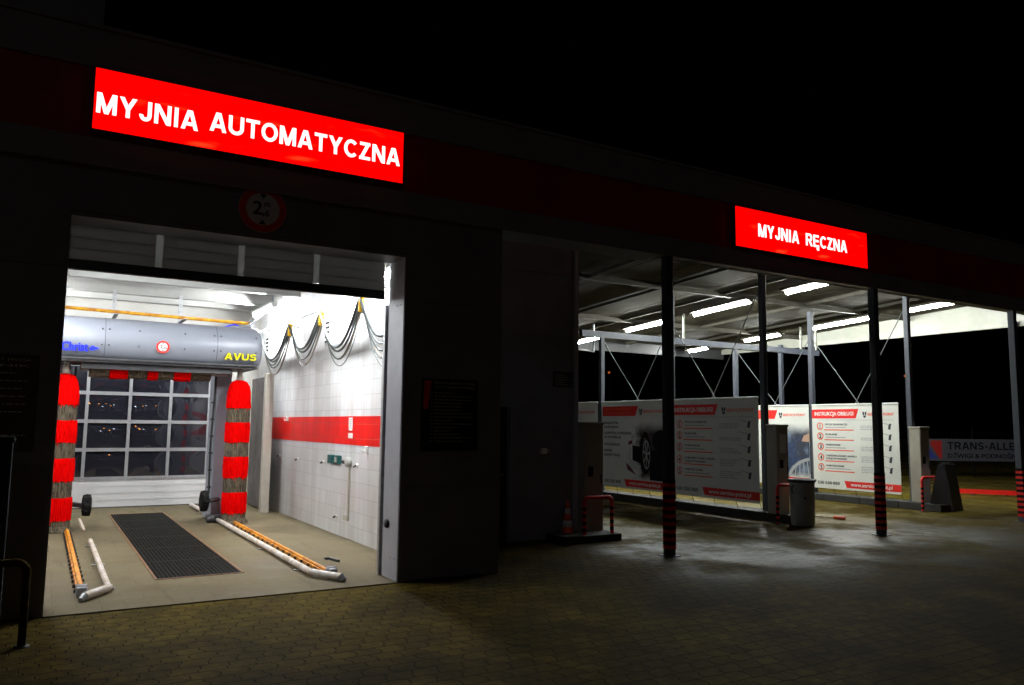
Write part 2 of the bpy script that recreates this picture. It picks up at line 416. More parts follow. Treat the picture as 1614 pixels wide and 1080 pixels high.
# ------------------------------------------------------------------ mesh building
class MB:
    def __init__(self):
        self.v = []; self.f = []; self.m = []; self.mi = 0; self.sm = []
    def add(self, vs, fs, smooth=False):
        o = len(self.v)
        self.v += [tuple(x) for x in vs]
        for f in fs:
            self.f.append([i + o for i in f]); self.m.append(self.mi); self.sm.append(smooth)
        return self
    def box(self, x0, x1, y0, y1, z0, z1, b=0.0):
        if b <= 0:
            vs = [(x, y, z) for z in (z0, z1) for y in (y0, y1) for x in (x0, x1)]
            return self.add(vs, [(0, 2, 3, 1), (4, 5, 7, 6), (0, 1, 5, 4), (2, 6, 7, 3), (0, 4, 6, 2), (1, 3, 7, 5)])
        bm = bmesh.new()
        bmesh.ops.create_cube(bm, size=1.0)
        for q in bm.verts:
            q.co = ((x0 + x1) / 2 + q.co.x * (x1 - x0), (y0 + y1) / 2 + q.co.y * (y1 - y0), (z0 + z1) / 2 + q.co.z * (z1 - z0))
        bmesh.ops.bevel(bm, geom=bm.edges[:], offset=b, segments=2, affect='EDGES', profile=0.5)
        bm.verts.index_update()
        self.add([q.co for q in bm.verts], [[q.index for q in f.verts] for f in bm.faces])
        bm.free()
        return self
    def tube(self, pts, r, seg=10, cap=True, smooth=True):
        pts = [Vector(p) for p in pts]
        n = len(pts)
        rr = r if isinstance(r, (list, tuple)) else [r] * n
        up = None; rings = []
        for i, p in enumerate(pts):
            d = (pts[min(i + 1, n - 1)] - pts[max(i - 1, 0)]).normalized()
            if up is None:
                up = Vector((0, 0, 1)) if abs(d.z) < 0.9 else Vector((1, 0, 0))
            a = d.cross(up).normalized(); up = a.cross(d).normalized()
            rings.append([p + a * rr[i] * math.cos(t) + up * rr[i] * math.sin(t) for t in [2 * math.pi * k / seg for k in range(seg)]])
        vs = [q for ring in rings for q in ring]
        fs = []
        for i in range(n - 1):
            for k in range(seg):
                k2 = (k + 1) % seg
                fs.append((i * seg + k, i * seg + k2, (i + 1) * seg + k2, (i + 1) * seg + k))
        self.add(vs, fs, smooth)
        if cap:
            self.add(rings[0], [list(range(seg))]); self.add(rings[-1], [list(range(seg))[::-1]])
        return self
    def bar(self, p, q, wd, h=None):
        h = h or wd
        p, q = Vector(p), Vector(q)
        d = (q - p).normalized()
        up = Vector((0, 0, 1)) if abs(d.z) < 0.95 else Vector((0, 1, 0))
        a = d.cross(up).normalized() * wd / 2; b = a.cross(d).normalized() * h / 2
        vs = [e + s * a + t * b for e in (p, q) for s, t in ((-1, -1), (1, -1), (1, 1), (-1, 1))]
        return self.add(vs, [(0, 3, 2, 1), (4, 5, 6, 7), (0, 1, 5, 4), (1, 2, 6, 5), (2, 3, 7, 6), (3, 0, 4, 7)])
    def lathe(self, c, prof, seg=32, axis='z', jit=0.0, smooth=True, cap=True):
        vs = []
        for r, h in prof:
            for k in range(seg):
                t = 2 * math.pi * k / seg
                q = r + (random.uniform(-jit, jit) if jit else 0)
                a, b2 = q * math.cos(t), q * math.sin(t)
                vs.append((c[0] + a, c[1] + b2, c[2] + h) if axis == 'z' else (c[0] + h, c[1] + a, c[2] + b2))
        fs = []
        for i in range(len(prof) - 1):
            for k in range(seg):
                k2 = (k + 1) % seg
                fs.append((i * seg + k, i * seg + k2, (i + 1) * seg + k2, (i + 1) * seg + k))
        if cap:
            fs.append(tuple(range(seg))[::-1]); fs.append(tuple((len(prof) - 1) * seg + k for k in range(seg)))
        return self.add(vs, fs, smooth)
    def prism(self, poly, o, u, v, n, depth):
        # poly (a, b) in the plane o + a*u + b*v, extruded by depth along n
        o, u, v, n = Vector(o), Vector(u), Vector(v), Vector(n)
        k = len(poly)
        vs = [o + u * a + v * b for a, b in poly] + [o + u * a + v * b + n * depth for a, b in poly]
        fs = [tuple(range(k))[::-1], tuple(range(k, 2 * k))] + [(i, (i + 1) % k, k + (i + 1) % k, k + i) for i in range(k)]
        return self.add(vs, fs)
    def text(self, s, o, u, v, n, width=None, cap=0.1, bold=0.0, ext=0.002, align='l', lift=0.0):
        vs, fs, x0, x1, ch = text_geo(s, 0.0)
        if bold > 0:      # heavier strokes: the same glyphs laid over each other a little apart
            k_ = 8 if cap > 0.03 else 4
            V, F = [], []
            for i in range(k_):
                a = 2 * math.pi * i / k_
                F += [[q + len(V) for q in f] for f in fs]
                V += [(p[0] + 1.35 * bold * math.cos(a), p[1] + bold * math.sin(a), (p[2] if p[2] < 0 else 1.0 + 0.03 * i)) for p in vs]
            vs, fs, x0, x1, ch = V, F, x0 - 1.35 * bold, x1 + 1.35 * bold, ch + 2 * bold
        sy = cap / ch
        sxx = (width / (x1 - x0)) if width else sy
        o, u, v, n = Vector(o), Vector(u), Vector(v), Vector(n)
        sh = {'l': x0, 'c': (x0 + x1) / 2, 'r': x1}[align]
        P = [o + u * (a - sh) * sxx + v * b * sy + n * (lift + ext * max(z, 0)) for a, b, z in vs]
        return self.add(P, fs)
    def build(self, name, mats, parent=None, auto=False):
        me = bpy.data.meshes.new(name)
        off = Vector((0, 0, 0))
        p = parent
        while p is not None:
            off += p.location; p = p.parent
        me.from_pydata([tuple(Vector(q) - off) for q in self.v], [], self.f)
        mats = mats if isinstance(mats, (list, tuple)) else [mats]
        for q in mats:
            me.materials.append(q)
        me.polygons.foreach_set('material_index', self.m)
        me.polygons.foreach_set('use_smooth', self.sm)
        bm = bmesh.new(); bm.from_mesh(me)
        bmesh.ops.recalc_face_normals(bm, faces=bm.faces[:])
        bm.to_mesh(me); bm.free()
        me.update()
        o = bpy.data.objects.new(name, me)
        C.objects.link(o)
        if parent is not None:
            o.parent = parent
        return o

_tc = {}
def text_geo(s, bold):
    key = (s, bold)
    if key in _tc:
        return _tc[key]
    def conv(t):
        cu = bpy.data.curves.new('glyphs', 'FONT')
        cu.body = t; cu.size = 1.0; cu.offset = bold; cu.extrude = 0.01; cu.resolution_u = 4
        o = bpy.data.objects.new('glyphs', cu)
        C.objects.link(o)
        dg = bpy.context.evaluated_depsgraph_get()
        me = bpy.data.meshes.new_from_object(o.evaluated_get(dg))
        vs = [tuple(q.co) for q in me.vertices]; fs = [list(p.vertices) for p in me.polygons]
        bpy.data.objects.remove(o); bpy.data.curves.remove(cu); bpy.data.meshes.remove(me)
        return vs, fs
    hv, _ = conv('H')
    vs, fs = conv(s)
    _tc[key] = (vs, fs, min(q[0] for q in vs), max(q[0] for q in vs), max(q[1] for q in hv))
    return _tc[key]

_T = 0.195
def _arc(cx, cy, rx, ry, a0, a1, n=20):
    h = _T / 2
    P = []
    for i in range(n + 1):
        a = R(a0 + (a1 - a0) * i / n); c, q = math.cos(a), math.sin(a)
        P.append(((cx + (rx + h) * c, cy + (ry + h * 0.92) * q), (cx + (rx - h) * c, cy + (ry - h * 0.92) * q)))
    return [[P[i][0], P[i + 1][0], P[i + 1][1], P[i][1]] for i in range(n)]
def _V(x, y0, y1): return [[(x - _T / 2, y0), (x + _T / 2, y0), (x + _T / 2, y1), (x - _T / 2, y1)]]
def _H(y, x0, x1): return [[(x0, y - _T * 0.45), (x1, y - _T * 0.45), (x1, y + _T * 0.45), (x0, y + _T * 0.45)]]
def _D(x0, y0, x1, y1):
    k = _T / 2 * math.hypot(x1 - x0, y1 - y0) / abs(y1 - y0)
    return [[(x0 - k, y0), (x0 + k, y0), (x1 + k, y1), (x1 - k, y1)]]
def _E(): return _V(0.1, 0, 1) + _H(0.912, 0.1, 0.70) + _H(0.51, 0.1, 0.66) + _H(0.088, 0.1, 0.72)
def _A(): return _D(0.10, 0, 0.41, 1) + _D(0.78, 0, 0.47, 1) + _H(0.29, 0.22, 0.66)
GLYPH = {
 'A': (0.88, _A()), 'M': (0.96, _V(0.1, 0, 1) + _V(0.86, 0, 1) + _D(0.13, 1, 0.48, 0) + _D(0.83, 1, 0.48, 0)),
 'Y': (0.84, _D(0.11, 1, 0.42, 0.42) + _D(0.73, 1, 0.42, 0.42) + _V(0.42, 0, 0.46)), 'J': (0.64, _V(0.52, 0.28, 1) + _arc(0.32, 0.29, 0.2, 0.2, 172, 360)),
 'N': (0.84, _V(0.1, 0, 1) + _V(0.74, 0, 1) + _D(0.12, 1, 0.72, 0)), 'I': (0.28, _V(0.14, 0, 1)),
 'U': (0.84, _V(0.1, 0.36, 1) + _V(0.74, 0.36, 1) + _arc(0.42, 0.37, 0.32, 0.28, 180, 360)), 'T': (0.76, _H(0.912, 0, 0.76) + _V(0.38, 0, 0.92)),
 'O': (0.92, _arc(0.46, 0.5, 0.365, 0.415, 0, 360, 32)), 'C': (0.84, _arc(0.45, 0.5, 0.35, 0.415, 42, 318, 26)),
 'Z': (0.74, _H(0.912, 0.05, 0.71) + _H(0.088, 0.02, 0.72) + _D(0.14, 0.08, 0.58, 0.92)),
 'R': (0.86, _V(0.1, 0, 1) + _H(0.912, 0.1, 0.52) + _H(0.47, 0.1, 0.52) + _arc(0.50, 0.691, 0.21, 0.221, -90, 90) + _D(0.74, 0, 0.46, 0.46)),
 'E': (0.76, _E()), 'Ę': (0.76, _E() + _D(0.48, -0.17, 0.60, 0.03) + _H(-0.16, 0.45, 0.72)),
 'S': (0.78, _arc(0.39, 0.715, 0.275, 0.2, 18, 272) + _arc(0.39, 0.295, 0.29, 0.21, 92, -162)), 'V': (0.84, _D(0.10, 1, 0.42, 0) + _D(0.74, 1, 0.42, 0)),
 'L': (0.68, _V(0.1, 0, 1) + _H(0.088, 0.1, 0.68)), '-': (0.42, _H(0.38, 0.04, 0.38)),
}
def block(mb, txt, o, u, v, n, width, cap, ext=0.004):
    # block capitals built stroke by stroke, each stroke a hair higher than the last
    gap = 0.115
    tot = sum(GLYPH[c][0] for c in txt) + gap * (len(txt) - 1)
    k = width / tot; x = 0.0
    o, u, v, n = Vector(o), Vector(u), Vector(v), Vector(n)
    for c in txt:
        w_, st = GLYPH[c]
        for i, p in enumerate(st):
            if sum(p[a][0] * p[(a + 1) % 4][1] - p[(a + 1) % 4][0] * p[a][1] for a in range(4)) < 0: p = p[::-1]
            mb.prism([((x + a) * k, b * cap) for a, b in p], o, u, v, n, ext + 0.00012 * (i % 7))
        x += w_ + gap

def tag(o, label=None, cat=None, group=None, kind=None):
    if label: o['label'] = label
    if cat: o['category'] = cat
    if group: o['group'] = group
    if kind: o['kind'] = kind
    return o
def thing(name, label, cat, loc=(0, 0, 0), group=None):
    o = bpy.data.objects.new(name, None)
    o.empty_display_size = 0.2
    o.location = loc
    C.objects.link(o)
    return tag(o, label, cat, group)
def copy_tree(o, parent=None):
    c = o.copy()
    C.objects.link(c)
    if parent is not None: c.parent = parent
    for ch in list(o.children):
        copy_tree(ch, c)
    return c
def again(o, loc, label):
    c = copy_tree(o); c.location = loc; c['label'] = label
    return c
EX, EY, EZ = Vector((1, 0, 0)), Vector((0, 1, 0)), Vector((0, 0, 1))
def circle(cx, cy, r, n=28, r2=None):
    return [(cx + r * math.cos(2 * math.pi * k / n), cy + (r2 or r) * math.sin(2 * math.pi * k / n)) for k in range(n)]
def ring(mb, o, u, v, n, cx, cy, r0, r1, depth, seg=32):
    o, u, v, n = Vector(o), Vector(u), Vector(v), Vector(n)
    vs = []
    for d in (0, depth):
        for r in (r0, r1):
            for k in range(seg):
                t = 2 * math.pi * k / seg
                vs.append(o + u * (cx + r * math.cos(t)) + v * (cy + r * math.sin(t)) + n * d)
    fs = []
    for k in range(seg):
        k2 = (k + 1) % seg
        A, B, Cc, D = 0, seg, 2 * seg, 3 * seg
        fs += [(Cc + k, D + k, D + k2, Cc + k2), (A + k, A + k2, B + k2, B + k), (B + k, B + k2, D + k2, D + k), (A + k, Cc + k, Cc + k2, A + k2)]
    mb.add(vs, fs)

# ------------------------------------------------------------------ ground
mb = MB()
mb.add([(-150, -150, 0), (150, -150, 0), (150, 150, 0), (-150, 150, 0)], [(0, 1, 2, 3)])
tag(mb.build('ground', M['paving']), kind='structure')
mb = MB()
mb.box(-0.5, 1.215, 0.0, 9.75, -0.1, 0.012)
mb.box(2.145, 4.6, 0.0, 9.75, -0.1, 0.012)
mb.box(1.215, 2.145, 0.0, 1.33, -0.1, 0.012)
mb.box(1.215, 2.145, 8.35, 9.75, -0.1, 0.012)
mb.box(0.125, 3.525, -0.03, 0.0, -0.1, 0.012)
tag(mb.build('wash_floor', M['floor']), kind='structure')

# ------------------------------------------------------------------ car wash building
OX0, OX1, OZ = 0.12, 3.53, 3.70       # door opening
bld = thing('car_wash_building', 'dark grey car wash hall with lit tiled wash bay behind a raised door', 'building', (0, 0, 0))
def panels(mb, x0, x1, z0, z1, y0, y1, step=1.07, gap=0.012):
    z = z0
    zs = [q for q in (1.05, 2.12, 3.19, 4.2) if z0 + 0.05 < q < z1 - 0.05] + [z1]
    for q in zs:
        mb.box(x0, x1, y0, y1, z + (gap if z > z0 else 0), q)
        if z > z0:
            mb.box(x0 + 0.002, x1 - 0.002, y0 + 0.008, y1, z, z + gap)
        z = q
mb = MB()
panels(mb, -6.0, OX0, 0, 4.2, 0, 0.42)
panels(mb, OX1, 4.80, 0, 4.2, 0, 0.42)
mb.box(OX0, OX1, 0, 0.42, OZ, 4.2)
bld_front = mb.build('front_wall', M['panel'], bld)
mb = MB()
mb.box(4.80, 4.83, -0.012, 0.43, 0, 4.2); mb.box(OX1 + 0.003, OX1 + 0.05, -0.012, 0.0, 0, OZ + 0.05); mb.box(OX0 - 0.05, OX0 - 0.003, -0.012, 0.0, 0, OZ + 0.05)
mb.box(OX0 - 0.05, OX1 + 0.05, -0.014, 0.0, OZ + 0.05, OZ + 0.1)
mb.build('corner_trim', M['panel'], bld)
# painted reveals round the opening
mb = MB()
mb.box(OX0, OX0 + 0.006, 0.0, 0.45, 0.012, OZ); mb.build('door_reveal', M['reveal'], bld)
mb = MB(); mb.box(OX1 - 0.006, OX1, 0.0, 0.45, 0.012, OZ)
for z in (0.25, 3.15): 
    for y in (0.1, 0.2):
        mb.tube([(OX1 - 0.012, y, z), (OX1 - 0.004, y, z)], 0.012, 8)
mb.build('door_reveal', M['reveal'], bld)
mb = MB(); mb.mi = 0
mb.lathe((OX1 - 0.05, 0.3, 0.62), [(0.0, 0.0), (0.035, 0.004), (0.05, 0.02), (0.05, 0.044)], 18, axis='x')
mb.build('door_sensor', M['black'], bld)
# fascia
mb = MB(); mb.box(-6.0, 7.45, -0.05, 0.42, 4.2, 4.47); mb.box(-6.0, 7.45, -0.05, 0.42, 5.17, 5.56); mb.box(-6.0, 7.45, -0.07, 0.45, 5.56, 5.60)
mb.build('fascia', M['panelwhite'], bld)
mb = MB(); mb.box(-6.0, 7.45, -0.03, 0.42, 4.47, 5.17)
mb.build('red_band', M['redband'], bld)
mb = MB(); mb.box(-6.0, 0.30, 0.6, 6.0, 5.55, 6.6); mb.box(-6.02, 0.33, 0.58, 6.02, 6.6, 6.66)
mb.build('roof_block', M['panelwhite'], bld)
mb = MB(); mb.box(-6.0, 7.45, 0.42, 10.2, 4.9, 5.1); mb.build('roof', M['roofsheet'], bld)
# recessed wall beside the bay, with a dark service door
mb = MB()
panels(mb, 6.30, 7.40, 0, 4.9, 2.1, 2.3); mb.box(4.80, 6.30, 2.1, 2.3, 2.10, 4.9); mb.box(4.80, 5.35, 2.1, 2.3, 0, 2.10)
mb.box(4.72, 4.80, 0.42, 2.3, 0, 4.9)
mb.build('recessed_wall', M['panel'], bld)
mb = MB(); mb.box(7.40, 7.47, 2.05, 2.35, 0, 4.9); mb.build('corner_profile', M['reveal'], bld)
mb = MB(); mb.box(7.40, 7.46, 2.35, 10.2, 0, 4.9); mb.build('side_wall', M['panel'], bld)
mb = MB(); mb.box(5.40, 6.20, 2.16, 2.2, 0.02, 2.05)
sd_ = mb.build('service_door', M['board'], bld)
mb = MB(); mb.box(6.20, 6.30, 2.07, 2.2, 0, 2.1); mb.box(5.35, 5.40, 2.07, 2.2, 0, 2.1); mb.box(5.40, 6.20, 2.07, 2.2, 2.05, 2.1)
mb.build('door_frame', M['panel'], sd_)
mb = MB(); mb.tube([(6.1, 2.155, 1.02), (6.1, 2.10, 1.02), (5.98, 2.10, 1.02)], 0.012, 8); mb.build('handle', M['steel'], sd_)
# inside of the wash bay
mb = MB(); mb.box(4.146, 4.72, 2.2, 9.75, 0.012, 4.45); mb.build('tiled_wall', M['tile'], bld)
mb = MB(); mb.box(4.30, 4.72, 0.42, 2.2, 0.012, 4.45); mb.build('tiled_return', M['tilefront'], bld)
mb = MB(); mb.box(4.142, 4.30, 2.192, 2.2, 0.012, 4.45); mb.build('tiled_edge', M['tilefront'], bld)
mb = MB(); mb.box(4.138, 4.15, 2.186, 2.2, 0.012, 4.45); mb.build('edge_bead', M['beige'], bld)
mb = MB(); mb.box(4.141, 4.146, 2.2, 9.2, 1.44, 1.88); mb.box(4.15, 4.295, 2.187, 2.192, 1.44, 1.88); mb.box(4.295, 4.30, 0.45, 2.18, 1.44, 1.88); mb.build('red_tile_band', M['redtile'], bld)
mb = MB(); mb.box(-0.7, -0.5, 0.42, 9.75, 0.012, 4.45); mb.build('left_wall', M['innerwall'], bld)
mb = MB(); mb.box(-0.7, 0.03, 9.75, 9.95, 0.0, 4.45); mb.box(3.26, 4.72, 9.75, 9.95, 0, 4.45); mb.box(0.03, 3.26, 9.75, 9.95, 3.05, 4.45)
for z in (3.45, 3.85, 4.1): mb.box(-0.48, 4.13, 9.735, 9.75, z, z + 0.012)
mb.build('back_wall', M['innerwall'], bld)
mb = MB()
x = -0.5
while x < 4.14:      # ribbed ceiling sheets
    mb.box(x, x + 0.19, 0.45, 9.74, 4.42, 4.46); mb.box(x + 0.19, x + 0.205, 0.45, 9.74, 4.435, 4.46); x += 0.205
mb.build('ceiling', M['ceiling'], bld)
for y, z0 in ((2.6, 4.2), (4.6, 4.2), (6.6, 4.2), (7.9, 4.16), (9.1, 4.2)):
    mb = MB(); mb.box(-0.49, 4.14, y, y + 0.1, z0, 4.415); mb.box(-0.49, 4.14, y - 0.04, y + 0.14, z0 - 0.015, z0 + 0.004)
    mb.build('ceiling_beam', M['beamwhite'], bld)
# raised shutter in the opening
mb = MB()
z = 3.36
while z < 3.78:
    for xa, xb in ((0.07, 0.915), (0.985, 1.745), (1.815, 2.585), (2.655, 3.46)):
        mb.box(xa, xb, 0.455, 0.485, z, z + 0.105); mb.box(xa, xb, 0.463, 0.48, z + 0.105, z + 0.115)
    z += 0.115
shut = mb.build('raised_door', M['shutter'], bld)
for x in (0.95, 1.78, 2.62):
    mb = MB(); mb.box(x - 0.036, x + 0.036, 0.445, 0.475, 3.37, 3.81); mb.build('stile', M['stile'], shut)
mb = MB(); mb.box(0.07, 3.46, 0.435, 0.50, 3.26, 3.36); mb.build('rubber_seal', M['black'], shut)
mb = MB(); mb.tube([(0.0, 0.52, 3.9), (3.6, 0.52, 3.9)], 0.05, 12); mb.box(3.5, 3.66, 0.5, 0.56, 0.012, 3.2); mb.build('guide_track', M['steel'], shut)
# back sectional door with bulging panes
mb = MB()
mb.box(0.03, 3.26, 9.74, 9.78, 0.03, 0.57)
for z in (0.16, 0.3, 0.44): mb.box(0.03, 3.26, 9.733, 9.74, z, z + 0.012)
bd = mb.build('back_door', M['door'], bld)
mb = MB()
cols = [0.03, 0.78, 1.565, 2.345, 3.125]
rows = [0.60, 1.18, 1.755, 2.33, 2.90]
for x in cols: mb.box(x - 0.03, x + 0.03, 9.725, 9.775, 0.57, 2.98)
for i, z in enumerate(rows):
    for k in range(4):
        mb.box(cols[k] + 0.03, cols[k + 1] - 0.03, 9.728, 9.775, z - 0.035, z + 0.035)
mb.box(3.155, 3.26, 9.715, 9.78, 0.57, 2.98)
mb.build('door_frame', M['alu'], bd)
mb = MB(); mb.box(0.03, 3.26, 9.72, 9.76, 0.0, 0.03); mb.build('rubber_seal', M['black'], bd)
for i in range(4):
    for k in range(4):
        x0, x1, z0, z1 = cols[k] + 0.03, cols[k + 1] - 0.03, rows[i] + 0.035, rows[i + 1] - 0.035
        n_, g = 10, []
        for b_ in range(n_ + 1):
            for a_ in range(n_ + 1):
                s, t = a_ / n_, b_ / n_
                bul = 0.008 * (1 - (2 * s - 1) ** 2) * (1 - (2 * t - 1) ** 2)
                g.append((x0 + (x1 - x0) * s, 9.757 - bul, z0 + (z1 - z0) * t))
        mb = MB(); mb.add(g, [(b_ * (n_ + 1) + a_, b_ * (n_ + 1) + a_ + 1, (b_ + 1) * (n_ + 1) + a_ + 1, (b_ + 1) * (n_ + 1) + a_) for b_ in range(n_) for a_ in range(n_)], True)
        mb.add([(x0, 9.765, z0), (x1, 9.765, z0), (x1, 9.765, z1), (x0, 9.765, z1)], [(0, 1, 2, 3)])
        mb.build('pane', M['glass'], bd)
for z in (0.75, 1.2, 1.75, 2.3):
    mb = MB(); mb.box(3.2, 3.34, 9.70, 9.715, z - 0.03, z + 0.03); mb.build('hinge', M['steel'], bd)

# ------------------------------------------------------------------ lamps in the bay
def tube_lamp(name, label, p0, p1, glow, group, casing, wide=0.14):
    p0, p1 = Vector(p0), Vector(p1)
    t = thing(name, label, 'lamp', tuple(p0), group)
    d = (p1 - p0).normalized()
    mb = MB(); mb.bar(p0 - d * 0.05 + EZ * 0.075, p1 + d * 0.05 + EZ * 0.075, wide, 0.05)
    mb.bar(p0 - d * 0.05 + EZ * 0.025, p0 - d * 0.01 + EZ * 0.025, 0.1, 0.07); mb.bar(p1 + d * 0.01 + EZ * 0.025, p1 + d * 0.05 + EZ * 0.025, 0.1, 0.07)
    mb.build('casing', casing, t)
    mb = MB(); mb.tube([p0, p1], 0.032, 10); mb.build('tube', glow, t)
    return t
G = 'strip lamps inside the wash bay'
tube_lamp('strip_lamp', 'strip lamp high on the tiled wall, nearest the raised door', (4.12, 1.0, 3.86), (4.12, 2.1, 3.86), M['tube_left'], G, M['whitepaint'])
tube_lamp('strip_lamp', 'strip lamp high on the tiled wall above the first yellow hose clip', (3.72, 2.7, 3.93), (3.72, 4.2, 3.93), M['tube_bay'], G, M['whitepaint'])
tube_lamp('strip_lamp', 'strip lamp high on the tiled wall beside the wall vents', (3.72, 6.9, 3.98), (3.72, 8.4, 3.98), M['tube_bay'], G, M['whitepaint'])
tube_lamp('strip_lamp', 'strip lamp high on the hidden left wall near the raised door', (-0.3, 1.6, 3.95), (-0.3, 3.1, 3.95), M['tube_left'], G, M['whitepaint'])
tube_lamp('strip_lamp', 'strip lamp high on the hidden left wall in front of the wash gantry', (-0.3, 3.9, 3.98), (-0.3, 5.4, 3.98), M['tube_left'], G, M['whitepaint'])
tube_lamp('strip_lamp', 'strip lamp high on the hidden left wall behind the wash gantry', (-0.3, 7.4, 3.98), (-0.3, 8.9, 3.98), M['tube_left'], G, M['whitepaint'])

# ------------------------------------------------------------------ illuminated signs
def lightbox(name, label, x0, x1, z0, z1, txt):
    t = thing(name, label, 'sign', (x0, -0.05, z0))
    mb = MB(); mb.box(x0, x1, -0.124, -0.031, z0, z1, 0.006)
    mb.build('case', M['signcase'], t)
    mb = MB(); mb.box(x0 + 0.008, x1 - 0.008, -0.13, -0.124, z0 + 0.008, z1 - 0.008); mb.build('face', M['signred'], t)
    mb = MB()
    for s, a, b, base, cap in txt:
        block(mb, s, (a, -0.13, base), EX, EZ, -EY, b - a, cap)
    mb.build('lettering', M['signwhite'], t)
    return t
lightbox('illuminated_sign', 'wide lit red sign reading MYJNIA AUTOMATYCZNA over the open wash bay', 0.231, 3.421, 4.527, 5.142,
         [('MYJNIA', 0.261, 1.177, 4.694, 0.20), ('AUTOMATYCZNA', 1.29, 3.372, 4.728, 0.20)])
lightbox('illuminated_sign', 'smaller lit red sign reading MYJNIA RĘCZNA on the canopy fascia', 8.807, 11.957, 4.492, 5.117,
         [('MYJNIA', 9.294, 10.219, 4.704, 0.20), ('RĘCZNA', 10.387, 11.411, 4.704, 0.20)])

def height_sign(o, u, v, n, r, parts_parent, txt):
    mb = MB()
    mb.mi = 0; mb.prism(circle(0, 0, r, 36), o, u, v, n, 0.006)
    mb.mi = 1; ring(mb, Vector(o) + Vector(n) * 0.006, u, v, n, 0, 0, r * 0.70, r * 0.985, 0.002)
    mb.mi = 2
    q = Vector(o) + Vector(n) * 0.006
    for s, a, b, c in txt: mb.text(s, q + Vector(u) * (a * r) + Vector(v) * (b * r), u, v, n, cap=c * r, bold=0.02, ext=0.002)
    for sgn in (1, -1):
        mb.prism([(-0.16 * r, sgn * 0.66 * r), (0.16 * r, sgn * 0.66 * r), (0, sgn * 0.44 * r)][::sgn], q, u, v, n, 0.002)
    return mb
t = thing('height_limit_sign', 'round red rimmed height limit sign reading 2,6 m under the wide lit sign', 'sign', (1.88, -0.05, 4.02))
mb = height_sign((1.88, -0.022, 4.015), EX, EZ, -EY, 0.25, t, [('2', -0.42, -0.24, 0.58), (',', -0.02, -0.24, 0.4), ('m', 0.04, 0.14, 0.26), ('6', 0.1, -0.28, 0.28)])
mb.build('disc', [M['whitepaint'], M['redpaint'], M['printdark']], t)
mb = MB(); mb.box(1.8, 1.84, -0.022, 0.0, 3.8, 4.19); mb.box(1.92, 1.96, -0.022, 0.0, 3.8, 4.19); mb.build('bracket', M['post'], t)

# ------------------------------------------------------------------ notice boards
def notice(name, label, x0, x1, z0, z1, heads, nlines, red, seed):
    rnd = random.Random(seed)
    t = thing(name, label, 'notice board', (x0, 0, z0))
    mb = MB(); mb.box(x0, x1, -0.022, -0.002, z0, z1, 0.004); mb.build('panel', M['board'], t)
    mb = MB()
    wd, h = x1 - x0, z1 - z0
    for k, s in enumerate(heads):
        mb.text(s, (x0 + wd * 0.22, -0.022, z1 - h * (0.07 + 0.06 * k)), EX, EZ, -EY, width=wd * 0.7, cap=h * 0.028, bold=0.015, ext=0.002)
    for k in range(nlines):     # lines of small print too fine to read
        z = z1 - h * (0.2 + 0.72 * k / nlines); x = x0 + wd * 0.22
        xe = x0 + wd * rnd.uniform(0.5, 0.94)
        while x < xe:
            l_ = rnd.uniform(0.02, 0.07); mb.box(x, min(x + l_, xe), -0.0235, -0.022, z, z + h * 0.011); x += l_ + 0.012
        mb.box(x0 + wd * 0.16, x0 + wd * 0.19, -0.0235, -0.022, z, z + h * 0.012)
    mb.build('lettering', M['boardtext'], t)
    if red:
        mb = MB(); mb.prism([(0.02, h * 0.58), (0.08, h * 0.58), (0.12, h * 0.97), (0.03, h * 0.97)], (x0, -0.022, z0), EX, EZ, -EY, 0.0015); mb.build('red_mark', M['redpaint'], t)
    return t
notice('notice_board', 'black notice board with red mark on the wall right of the wash bay door', 3.77, 4.51, 1.46, 2.30, ['REGULAMIN MYJNI', 'AUTOMATYCZNEJ'], 15, True, 3)
notice('notice_board', 'black notice board of white small print left of the wash bay door', -0.80, -0.05, 1.48, 2.35, ['PROGRAMY MYCIA', 'CENNIK'], 9, False, 5)
t = thing('wall_plate', 'small dark plate high on the recessed wall beside the canopy', 'sign', (7.2, 2.1, 2.5))
mb = MB(); mb.box(7.0, 7.38, 2.085, 2.1, 2.39, 2.64, 0.004); mb.build('panel', M['signcase'], t)
mb = MB()
for k in range(5): mb.box(7.04, 7.04 + 0.3 * (0.6 + 0.4 * ((k * 7) % 3) / 2), 2.083, 2.085, 2.58 - k * 0.038, 2.592 - k * 0.038)
mb.build('lettering', M['greyplastic'], t)
t = thing('wall_socket', 'small white socket box on the recessed wall right of the service door', 'socket', (6.82, 2.1, 1.38))
mb = MB(); mb.box(6.77, 6.87, 2.04, 2.1, 1.33, 1.42, 0.01); mb.build('box', M['whiteplastic'], t)
mb = MB(); mb.box(6.875, 6.93, 2.05, 2.1, 1.345, 1.405, 0.006); mb.build('lid', M['greyplastic'], t)

# ------------------------------------------------------------------ wash gantry
GY = 6.2
gan = thing('wash_gantry', 'blue grey roll-over car wash gantry with striped red brushes', 'car wash machine', (1.65, GY, 0))
prof = []
for k in range(17):
    a = R(218 - 128 * k / 16); prof.append((0.0 + 0.46 * math.cos(a), 3.06 + 0.40 * math.sin(a)))
prof += [(0.55, 3.46), (0.75, 3.3), (0.75, 2.76), (-0.30, 2.76)]
mb = MB()
k_ = len(prof)
def hous(x, s=1.0): return [(x, GY + 0.1 + (a - 0.1) * s, 3.1 + (b - 3.1) * s) for a, b in prof]
secs = [(0.06, 0.9), (0.08, 0.97), (0.12, 1.0), (3.2, 1.0), (3.26, 0.97), (3.285, 0.9)]
vs = [q for x, s in secs for q in hous(x, s)]
fs = [(i * k_ + a, i * k_ + (a + 1) % k_, (i + 1) * k_ + (a + 1) % k_, (i + 1) * k_ + a) for i in range(len(secs) - 1) for a in range(k_)]
